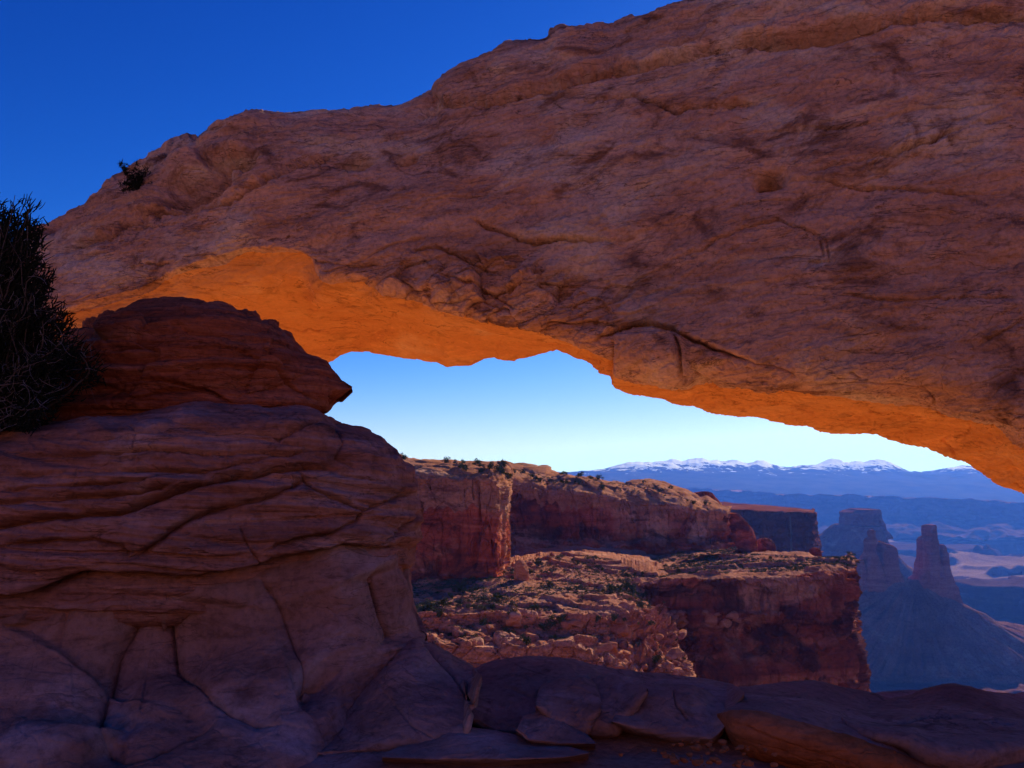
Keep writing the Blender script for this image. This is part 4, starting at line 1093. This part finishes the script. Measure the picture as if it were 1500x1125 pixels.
def build_scree():
    us = [1130, 1180, 1235, 1260, 1290, 1315, 1335, 1360, 1385, 1398, 1402, 1402, 1400]
    f = lambda uu, ys, ds: list(zip(uu, ys, ds))
    top = f([1205, 1220, 1238, 1262, 1290, 1313, 1332, 1360, 1385, 1400, 1408, 1412, 1408], [862, 855, 856, 852, 850, 836, 848, 850, 868, 880, 885, 886, 884], [1640, 1630, 1616, 1618, 1620, 1620, 1622, 1625, 1622, 1620, 1632, 1670, 1720])
    m1 = f([1150, 1185, 1225, 1255, 1290, 1318, 1345, 1378, 1410, 1436, 1455, 1462, 1460], [900, 900, 905, 905, 905, 902, 904, 908, 910, 912, 914, 912, 908], [1610, 1590, 1572, 1568, 1565, 1565, 1566, 1570, 1575, 1590, 1640, 1730, 1820])
    m2 = f([1080, 1140, 1205, 1250, 1290, 1330, 1370, 1415, 1465, 1510, 1545, 1560, 1555], [950, 952, 956, 958, 960, 960, 960, 960, 958, 954, 946, 936, 926], [1590, 1555, 1530, 1520, 1515, 1515, 1516, 1525, 1545, 1600, 1710, 1870, 2000])
    m3 = f([1020, 1100, 1185, 1240, 1290, 1340, 1390, 1445, 1510, 1580, 1640, 1670, 1660], [985, 986, 988, 989, 990, 990, 990, 990, 990, 984, 966, 948, 934], [1560, 1525, 1495, 1485, 1480, 1480, 1483, 1495, 1530, 1610, 1790, 2010, 2200])
    m4 = f([1000, 1080, 1180, 1240, 1290, 1340, 1390, 1445, 1515, 1590, 1660, 1690, 1680], [995, 996, 998, 999, 1000, 1000, 1000, 1000, 1000, 994, 974, 954, 938], [1545, 1510, 1480, 1470, 1465, 1465, 1468, 1480, 1515, 1600, 1790, 2030, 2230])
    m5 = f([960, 1060, 1170, 1240, 1290, 1340, 1390, 1445, 1520, 1600, 1680, 1720, 1700], [1090, 1090, 1090, 1090, 1090, 1090, 1090, 1090, 1085, 1070, 1040, 1000, 970], [1290, 1250, 1210, 1190, 1180, 1180, 1185, 1205, 1260, 1400, 1650, 1900, 2150])
    G = sheet([top, m1, m2, m3, m4, m5], 520, [70, 80, 50, 16, 60], True)
    N = orient(normals(G), G); k = np.arange(G.shape[1])
    u_, y_ = proj(G)
    q = G - P(1340, 850, 1620)
    az = np.arctan2(q[..., 0], -q[..., 1])
    gul = fbm(np.stack([az * 9, 0 * az, G[..., 2] * .006], -1), 4, 91)
    d = 13 * gul * sstep(0, 50, k)[None] * (1 - sstep(190, 205, k))[None] + 5 * fbm(G * .025, 5, 92)
    f1, f21, idv = worley(G * .03, 93)
    d += 7 * sstep(.72, 1, idv) * np.clip(1 - f1 * 2, 0, 1)
    d += sstep(195, 210, k)[None] * 12 * fbm(ang(G, (.01, .01, .05)), 4, 94)
    return G + N * d[..., None]
G = build_scree()
tag(put('talus_slope', G, grid_faces(G.shape[0], G.shape[1]), M['scree']), kind='structure')

# valley floor, to the horizon
def build_valley():
    uu = np.linspace(200, 2300, 520)
    dd = np.concatenate([np.geomspace(900, 7200, 520), np.geomspace(7400, 13500, 12)])
    U, Dd = np.meshgrid(uu, dd, indexing='ij')
    x = (U - CX) / FPX * Dd
    q = np.stack([x, Dd, 0 * x], -1)
    h = fbm(q / 1500, 5, 71) + .10 * fbm(q / 190, 4, 73)
    zz = -420 + 90 * stairs(h * 4.2, .75) + 34 * fbm(q / 420, 5, 72) + 9 * fbm(q / 80, 4, 74)
    flat = np.exp(-((Dd - 3950) / 330)**2) * sstep(1330, 1420, U)
    zz = zz * (1 - flat) + flat * -396
    cone = np.exp(-((x - 640) / 110)**2 - ((Dd - 3400) / 170)**2)
    zz = np.where(Dd > 7300, -400, zz)
    return np.stack([x, Dd, zz], -1)
G = build_valley()
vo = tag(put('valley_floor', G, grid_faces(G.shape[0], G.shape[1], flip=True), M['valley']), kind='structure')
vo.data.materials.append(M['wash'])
u_, y_ = proj(G); dd_ = G[..., 1]
pale = (np.exp(-((dd_ - 3950) / 420)**2) * sstep(1330, 1400, u_) + .6 * sstep(.15, .3, fbm(G * np.array([1 / 1100, 1 / 500, 0]), 4, 79)) * (dd_ > 2300) * (dd_ < 6000)
        + .25 * fbm(G / 160, 4, 75)) > .55
vo.data.polygons.foreach_set('material_index', pale[:-1, :-1].reshape(-1).astype(np.int32))
# a small hill in the valley beside the right tower
def build_far_wall(kn, ft, tb, rm, back, seed, s):
    f = lambda ys, off: [(a, y, b + off) for (a, b), y in zip(kn, ys)]
    G = sheet([f(ft, -700), f(tb, -120), f(rm, 0), f(back[0], back[1])], 420, [40, 50, 12])
    N = orient(normals(G), G); k = np.arange(G.shape[1])
    q = G / s
    butt = fbm(ang(q, (.006, .004, .001)), 4, seed)
    d = s * (60 * butt * (1 - sstep(88, 94, k))[None] + 10 * fbm(ang(q, (.02, .02, .04)), 4, seed + 2) * (1 - .8 * sstep(88, 94, k))[None])
    return G + N * d[..., None]
kn = [(400, 9000), (900, 8600), (1040, 8200), (1060, 8000), (1130, 7400), (1136, 7200), (1150, 6900), (1250, 6700), (1360, 6500), (1500, 6300), (1800, 6000), (2300, 5600)]
G = build_far_wall(kn, [790, 788, 786, 786, 784, 782, 782, 784, 786, 788, 794, 810], [752, 752, 752, 752, 753, 752, 752, 756, 760, 766, 776, 790],
                   [716, 716, 716, 717, 722, 723, 724, 725, 729, 735, 744, 756], ([720, 720, 720, 721, 724, 725, 727, 728, 733, 740, 748, 758], 2600), 81, 1.0)
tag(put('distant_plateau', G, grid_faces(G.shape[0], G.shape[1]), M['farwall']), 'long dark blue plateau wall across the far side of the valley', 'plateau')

# snowy mountains
def build_mtn():
    ridge = [(300, 700), (600, 697), (760, 694), (810, 692), (850, 690), (885, 686), (905, 681), (930, 677), (955, 677), (975, 675), (985, 672), (1000, 676), (1008, 673), (1018, 672), (1028, 671), (1040, 675), (1050, 673),
             (1060, 676), (1070, 674), (1078, 673), (1090, 678), (1100, 678), (1112, 675), (1120, 675), (1128, 679), (1145, 684), (1155, 685), (1180, 683), (1198, 680), (1206, 676), (1218, 672), (1228, 673), (1238, 677), (1246, 677),
             (1258, 675), (1266, 677), (1276, 674), (1284, 673), (1294, 674), (1304, 677), (1316, 683), (1330, 690), (1352, 691), (1370, 690), (1384, 686), (1396, 685), (1406, 682.5), (1414, 682), (1428, 684), (1445, 687), (1500, 690), (1600, 684), (1750, 690), (2100, 698)]
    u = np.linspace(300, 2100, 900)
    yr = np.interp(u, [a for a, _ in ridge], [b for _, b in ridge])
    q1 = np.stack([u / 7.0, 0 * u, 0 * u], -1)
    yr = yr - 1.6 * np.clip(ridged(q1, 3, 64), -.5, 1) * sstep(870, 930, u) + .5
    ys = pchip([300, 800, 900, 1000, 1150, 1300, 1500, 2100], [702, 699, 694, 691, 693, 695, 697, 704], u)
    C = [P(u, 765 + 0 * u, 8000 + 0 * u), P(u, 712 + 0 * u, 9800 + 0 * u), P(u, np.maximum(ys, yr + 3), 11000 + 0 * u), P(u, yr, 12200 + 0 * u), P(u, yr + 16, 13200 + 0 * u)]
    out = []
    for k, n in enumerate([20, 50, 110, 20]):
        t = (np.arange(n) / n)[:, None, None]
        out.append(C[k][None] * (1 - t) + C[k + 1][None] * t)
    G = np.transpose(np.concatenate(out, 0), (1, 0, 2))
    k = np.arange(G.shape[1])
    w = sstep(20, 90, k) * (1 - .85 * np.exp(-((k - 180) / 10.0)**2))
    r = ridged(ang(G, (1 / 1000, 1 / 2200, 0)), 4, 61)
    G[..., 2] += w[None] * (r - .25) * 60
    G[..., 2] += 3 * fbm(G / 90, 3, 62) * sstep(60, 120, k)[None]
    return G
G = build_mtn()
tag(put('mountains', G, grid_faces(G.shape[0], G.shape[1], flip=True), M['mountain']), kind='structure')

# ------------------------------------------------------------------ shrubs and boulders
def leaf_clump(seed, n, r, h, size, lumps=7):
    """many leaf-sized faces spread over a few clumps"""
    rr = np.random.RandomState(seed)
    ctr = np.stack([rr.uniform(-.62, .62, lumps) * r, rr.uniform(-.62, .62, lumps) * r, rr.uniform(.25, .8, lumps) * h], -1)
    rad = rr.uniform(.28, .5, lumps) * min(r, h)
    k = rr.randint(0, lumps, n)
    v = rr.normal(size=(n, 3)); v /= np.linalg.norm(v, axis=1)[:, None]
    p = ctr[k] + v * (rad[k] * rr.uniform(.5, 1.05, n))[:, None]
    p[:, 2] = np.maximum(p[:, 2], .03 * h)
    a = rr.normal(size=(n, 3)); a /= np.linalg.norm(a, axis=1)[:, None]
    b = np.cross(a, rr.normal(size=(n, 3))); b /= np.linalg.norm(b, axis=1)[:, None]
    s = size * rr.uniform(.6, 1.4, n)[:, None]
    V = np.stack([p - a * s, p + b * s * .7, p + a * s, p - b * s * .7], 1).reshape(-1, 3)
    F = np.arange(4 * n).reshape(n, 4)
    return V, F

def tubes(lines, radii, sides=4):
    """one mesh of many tapered curved twigs; lines: n x m x 3, radii: n x m"""
    n, m, _ = lines.shape
    t = np.gradient(lines, axis=1); t /= np.maximum(np.linalg.norm(t, axis=-1, keepdims=True), 1e-9)
    ref = np.where(np.abs(t[..., 2:3]) > .9, np.array([1.0, 0, 0]), np.array([0, 0, 1.0]))
    a = np.cross(t, ref); a /= np.maximum(np.linalg.norm(a, axis=-1, keepdims=True), 1e-9)
    b = np.cross(t, a)
    an = np.arange(sides) / sides * 2 * math.pi
    V = lines[:, :, None] + radii[:, :, None, None] * (a[:, :, None] * np.cos(an)[:, None] + b[:, :, None] * np.sin(an)[:, None])
    idx = np.arange(n * m * sides).reshape(n, m, sides)
    nx = np.roll(idx, -1, 2)
    F = np.stack([idx[:, :-1], nx[:, :-1], nx[:, 1:], idx[:, 1:]], -1).reshape(-1, 4)
    return V.reshape(-1, 3), F

def shrub_proto(seed, r, h, mat):
    V, F = leaf_clump(seed, 420, r, h, .13)
    me = mesh_from('shrub', V, F, mat, False)
    rr = np.random.RandomState(seed)
    L = np.zeros((5, 4, 3)); t = np.linspace(0, 1, 4)
    for k in range(5):
        e = np.array([rr.uniform(-.4, .4) * r, rr.uniform(-.4, .4) * r, .6 * h])
        L[k] = t[:, None] * e + np.array([0, 0, -.15])
    R = np.linspace(.09, .04, 4)[None].repeat(5, 0)
    Vt, Ft = tubes(L, R)
    return me, mesh_from('shrub_stem', Vt, Ft, M['bark'])

PROTO = [shrub_proto(500 + k, 1.35, 1.75, M['leaf']) for k in range(4)] + [shrub_proto(510 + k, 1.1, 1.0, M['sage']) for k in range(3)]
RK = [mesh_from('boulder', *rock_shape((1, .85, .7), 600 + k, 4, 4.5, 8, .05, .05, .02), M['boulder']) for k in range(6)]

def visible(p, lo=560, hi=1260):
    u, y = proj(p[None])
    return lo < u[0] < hi and y[0] < 1000

def scatter(surface, n, smin, smax, label, group, seed, kinds, parts=False, clump=0.0, box=None, name='shrub', cat='shrub', sink=.05):
    rr = np.random.RandomState(seed)
    u, y = proj(surface)
    ok = (u > 570) & (u < 1255) & (y < 1002)
    if box: ok &= (u > box[0]) & (u < box[1]) & (y > box[2]) & (y < box[3])
    pts = surface[ok]
    if clump: pts = pts[perlin(pts * .06, seed) > clump]
    if not len(pts): return
    # even out by distance: a grid sampled in the picture is denser in world metres nearer the viewer
    for i in rr.choice(len(pts), n):
        p = pts[i]; k = kinds[rr.randint(len(kinds))]
        s = rr.uniform(smin, smax)
        if name == 'shrub':
            o = bpy.data.objects.new('shrub', PROTO[k][0])
            if parts:
                st = bpy.data.objects.new('stem', PROTO[k][1]); COL.objects.link(st); st.parent = o
            o.scale = (s, s, s * rr.uniform(.8, 1.2))
            o.rotation_euler = (0, 0, rr.uniform(0, 6.28))
        else:
            o = bpy.data.objects.new(name, RK[k])
            o.scale = (s * rr.uniform(.8, 1.4), s, s * rr.uniform(.6, 1.1))
            o.rotation_euler = (rr.uniform(-.3, .3), rr.uniform(-.3, .3), rr.uniform(0, 6.28))
        COL.objects.link(o); o.location = Vector(p) - Vector((0, 0, sink * s))
        tag(o, label, cat, group)

scatter(BENCH, 150, .5, 1.35, 'green shrub on the sunlit sloping bench below the square cliff', 'shrubs on the bench', 1, [0, 1, 2, 3, 4, 5, 6, 4, 5], True, -.05)
scatter(BENCH_LOW, 34, .5, 1.3, 'green shrub along the lowest red ledges just above the dark ledge rim', 'shrubs on the low ledges', 2, [0, 1, 2, 3, 4, 5], True)
scatter(TOP_C, 55, .45, 1.2, 'small shrub on the flat top of the promontory', 'shrubs on the promontory', 3, [0, 1, 2, 3, 4, 5, 6])
scatter(RIM_A, 26, .7, 1.5, 'dark juniper on the pale slickrock above the square cliff', 'junipers above the cliff', 5, [0, 1, 2, 3], clump=.05, box=(570, 760, 660, 720))
scatter(RIM_B, 32, .7, 1.6, 'dark juniper between the slickrock domes on the wall rim', 'junipers on the wall rim', 6, [0, 1, 2, 3], clump=.0)
scatter(BENCH, 130, .3, 1.2, 'tan boulder lying on the sunlit bench below the cliff', 'boulders on the bench', 7, [0, 1, 2, 3, 4, 5], False, -.1, None, 'boulder', 'boulder', .2)
scatter(BENCH_LOW, 60, .6, 2.2, 'tan block on the low red ledges just above the ledge rim', 'blocks on the low ledges', 8, [0, 1, 2, 3, 4, 5], False, 0, None, 'boulder', 'boulder', .2)
scatter(NOSE, 46, .8, 2.4, 'sunlit broken block on the jagged nose left of the promontory face', 'blocks on the jagged nose', 9, [0, 1, 2, 3, 4, 5], False, 0, None, 'boulder', 'boulder', .25)
scatter(TAL_B, 60, .4, 1.3, 'shadowed boulder on the slope under the long wall', 'boulders under the wall', 10, [0, 1, 2, 3, 4, 5], False, 0, None, 'boulder', 'boulder', .2)
scatter(TOP_C, 60, .4, 1.4, 'flat boulder among the scrub on the promontory top', 'boulders on the promontory', 11, [0, 1, 2, 3, 4, 5], False, 0, None, 'boulder', 'boulder', .2)
scatter(LED_C, 24, .8, 2.2, 'pale boulder in the shadowed alcove of the promontory face', 'boulders in the alcove', 12, [0, 1, 2, 3, 4, 5], False, 0, (980, 1100, 895, 960), 'boulder', 'boulder', .2)
def scrub(n, seed, name, mat):
    """low scrub and tufts nobody could count, one object over all the flats"""
    rr = np.random.RandomState(seed); VV = []; FF = []; off = 0
    for surf, w, s0, s1 in ((BENCH, .5, .25, .7), (TOP_C, .5, .3, .9), (TAL_B, .2, .3, .9), (BENCH_LOW, .06, .2, .6), (RIM_B, .04, .4, .9)):
        u, y = proj(surf); pts = surf[(u > 560) & (u < 1260) & (y < 1005)]
        pts = pts[fbm(pts * .07, 3, 5) > -.12]
        k = rr.choice(len(pts), int(n * w)); m = 16
        p = np.repeat(pts[k], m, 0); s = np.repeat(rr.uniform(s0, s1, len(k)), m)
        o = rr.normal(size=(len(p), 3)) * np.array([.5, .5, .25]); o[:, 2] = np.abs(o[:, 2]) + .1
        p = p + o * s[:, None]
        a = rr.normal(size=(len(p), 3)); b = rr.normal(size=(len(p), 3))
        a /= np.linalg.norm(a, axis=1)[:, None]; b /= np.linalg.norm(b, axis=1)[:, None]
        q = (.26 * s)[:, None]
        VV.append(np.stack([p - a * q, p + b * q, p + a * q, p - b * q], 1).reshape(-1, 3))
        FF.append(np.arange(4 * len(p)).reshape(-1, 4) + off); off += 4 * len(p)
    o = put(name, np.concatenate(VV), np.concatenate(FF), mat, None, False)
    tag(o, kind='stuff')
scrub(3000, 21, 'scrub', M['sage'])
scrub(3600, 22, 'brush', M['leaf'])
# the pointed stone at the corner of the prow
V, Fc = rock_shape((2.2, 2.0, 5.0), 77, 5, 2.4, 9, .06, .03, .02, (.1, -.12, .4))
tag(put('pointed_boulder', V + P(764, 842, 254) + np.array([0, 0, -.3]), Fc, M['boulder']), 'tall pointed orange boulder leaning at the foot of the square cliff corner', 'boulder')

# ------------------------------------------------------------------ the dead-looking bush on the outcrop
def twig_cloud(n, roots, dirs, length, curl, r0, seed, m=8):
    rr = np.random.RandomState(seed)
    p = roots.copy(); v = dirs / np.linalg.norm(dirs, axis=1)[:, None]
    L = length[:, None] / (m - 1)
    pts = [p.copy()]
    k = rr.normal(size=(n, 3))
    for j in range(m - 1):
        k = .7 * k + .7 * rr.normal(size=(n, 3))
        v = v + curl * k * .35; v /= np.linalg.norm(v, axis=1)[:, None]
        p = p + v * L
        pts.append(p.copy())
    return np.stack(pts, 1), r0[:, None] * np.linspace(1, .35, m)[None]

def big_bush():
    b = np.array(P(-20, 630, 6.1))
    root = thing('dry_bush', b)
    tag(root, 'big dark bush of tangled grey twigs at the left edge on the outcrop', 'bush')
    rr = np.random.RandomState(3)
    edge = np.array([(285, 40), (330, 52), (400, 58), (440, 68), (465, 90), (480, 110), (500, 124), (525, 128), (555, 116), (590, 84), (615, 50)], float)
    n = 420
    y = rr.uniform(288, 615, n); u = -170 + (np.interp(y, edge[:, 0], edge[:, 1]) + 170) * rr.rand(n)**.75
    tip = P(u, y, 6.05 + rr.uniform(-.5, .35, n))
    m = 10; t = np.linspace(0, 1, m)[None, :, None]
    r0 = b + rr.normal(size=(n, 3)) * np.array([.12, .1, .03])
    mid = (r0 + tip) / 2 + rr.normal(size=(n, 3)) * .16 + np.array([0, 0, .10])
    A = (1 - t)**2 * r0[:, None] + 2 * t * (1 - t) * mid[:, None] + t**2 * tip[:, None]
    A += .05 * np.stack([perlin(A * 5, k) for k in (1, 2, 3)], -1) * t
    R = np.linspace(.013, .003, m)[None] * rr.uniform(.6, 1.3, n)[:, None]
    V, F = tubes(A, R, 5)
    put('limb', V, F, M['bark'], root)['kind'] = 'stuff'
    # grey dead twigs, more of them low and outside
    n2 = 2600
    i = rr.randint(0, n, n2); j = rr.randint(5, m, n2)
    p = A[i, j] + rr.normal(size=(n2, 3)) * .03
    dv = (p - b) * .6 + rr.normal(size=(n2, 3)) * .5 + np.array([0, -.2, 0])
    A2, R2 = twig_cloud(n2, p, dv, rr.uniform(.08, .26, n2), .9, rr.uniform(.0018, .0042, n2), 6, 8)
    keep = rr.rand(n2) < sstep(2.0, .9, p[:, 2])
    V, F = tubes(A2[keep], R2[keep], 3)
    put('grey_twigs', V, F, M['twig'], root)['kind'] = 'stuff'
    # dense dark sprays
    n3 = 42000
    i = rr.randint(0, n, n3); j = rr.randint(3, m, n3)
    f = rr.rand(n3)[:, None]
    p = A[i, j] * f + A[i, j - 1] * (1 - f) + rr.normal(size=(n3, 3)) * .035
    p[:, 1] += .06
    dv = (p - b) * .5 + rr.normal(size=(n3, 3)) * .45 + np.array([.1, .1, .3])
    A3, R3 = twig_cloud(n3, p, dv, rr.uniform(.04, .11, n3), .6, rr.uniform(.004, .008, n3), 7, 4)
    V, F = tubes(A3, R3, 3)
    put('foliage', V, F, M['dark_leaf'], root)['kind'] = 'stuff'
big_bush()

def small_bush():
    b = np.array(P(200, 284, 14.1))
    root = thing('small_bush', b)
    tag(root, 'tiny dark shrub growing from a crack on the left shoulder of the arch', 'bush')
    rr = np.random.RandomState(9)
    n = 26
    dirs = np.stack([rr.normal(-.12, .35, n), rr.normal(-.2, .3, n), rr.uniform(.4, 1, n)], -1)
    A, R = twig_cloud(n, b + rr.normal(size=(n, 3)) * .03, dirs, rr.uniform(.3, .62, n), .5, rr.uniform(.006, .011, n), 3, 7)
    V, F = tubes(A, R, 4); put('stem', V, F, M['bark'], root)['kind'] = 'stuff'
    n = 1300
    i = rr.randint(0, 26, n); j = rr.randint(2, 7, n)
    A2, R2 = twig_cloud(n, A[i, j], rr.normal(size=(n, 3)) + np.array([0, 0, .4]), rr.uniform(.04, .10, n), .6, rr.uniform(.005, .009, n), 4, 4)
    V, F = tubes(A2, R2, 3); put('foliage', V, F, M['dark_leaf'], root)['kind'] = 'stuff'
small_bush()

# ------------------------------------------------------------------ haze
hz = bpy.data.materials.new('haze'); hz.use_nodes = True
hn = hz.node_tree.nodes; hn.clear()
ho = hn.new('ShaderNodeOutputMaterial'); pv = hn.new('ShaderNodeVolumePrincipled')
pv.inputs['Color'].default_value = (.06, .205, 1.0, 1)
pv.inputs['Absorption Color'].default_value = (.70, .85, 1.0, 1)
pv.inputs['Density'].default_value = 0.54e-4
pv.inputs['Density Attribute'].default_value = ''
pv.inputs['Anisotropy'].default_value = 0.35
hz.node_tree.links.new(pv.outputs['Volume'], ho.inputs['Volume'])
try: hz.cycles.homogeneous_volume = True
except Exception: pass
bx0, bx1 = np.array([-14000, -1000, -760.0]), np.array([18000, 14200, 420.0])
V = np.array([[bx0[0] if not i & 1 else bx1[0], bx0[1] if not i & 2 else bx1[1], bx0[2] if not i & 4 else bx1[2]] for i in range(8)])
F = np.array([[0, 2, 3, 1], [4, 5, 7, 6], [0, 1, 5, 4], [2, 6, 7, 3], [0, 4, 6, 2], [1, 3, 7, 5]])
tag(put('haze', V, F, hz, smooth=False), kind='stuff')
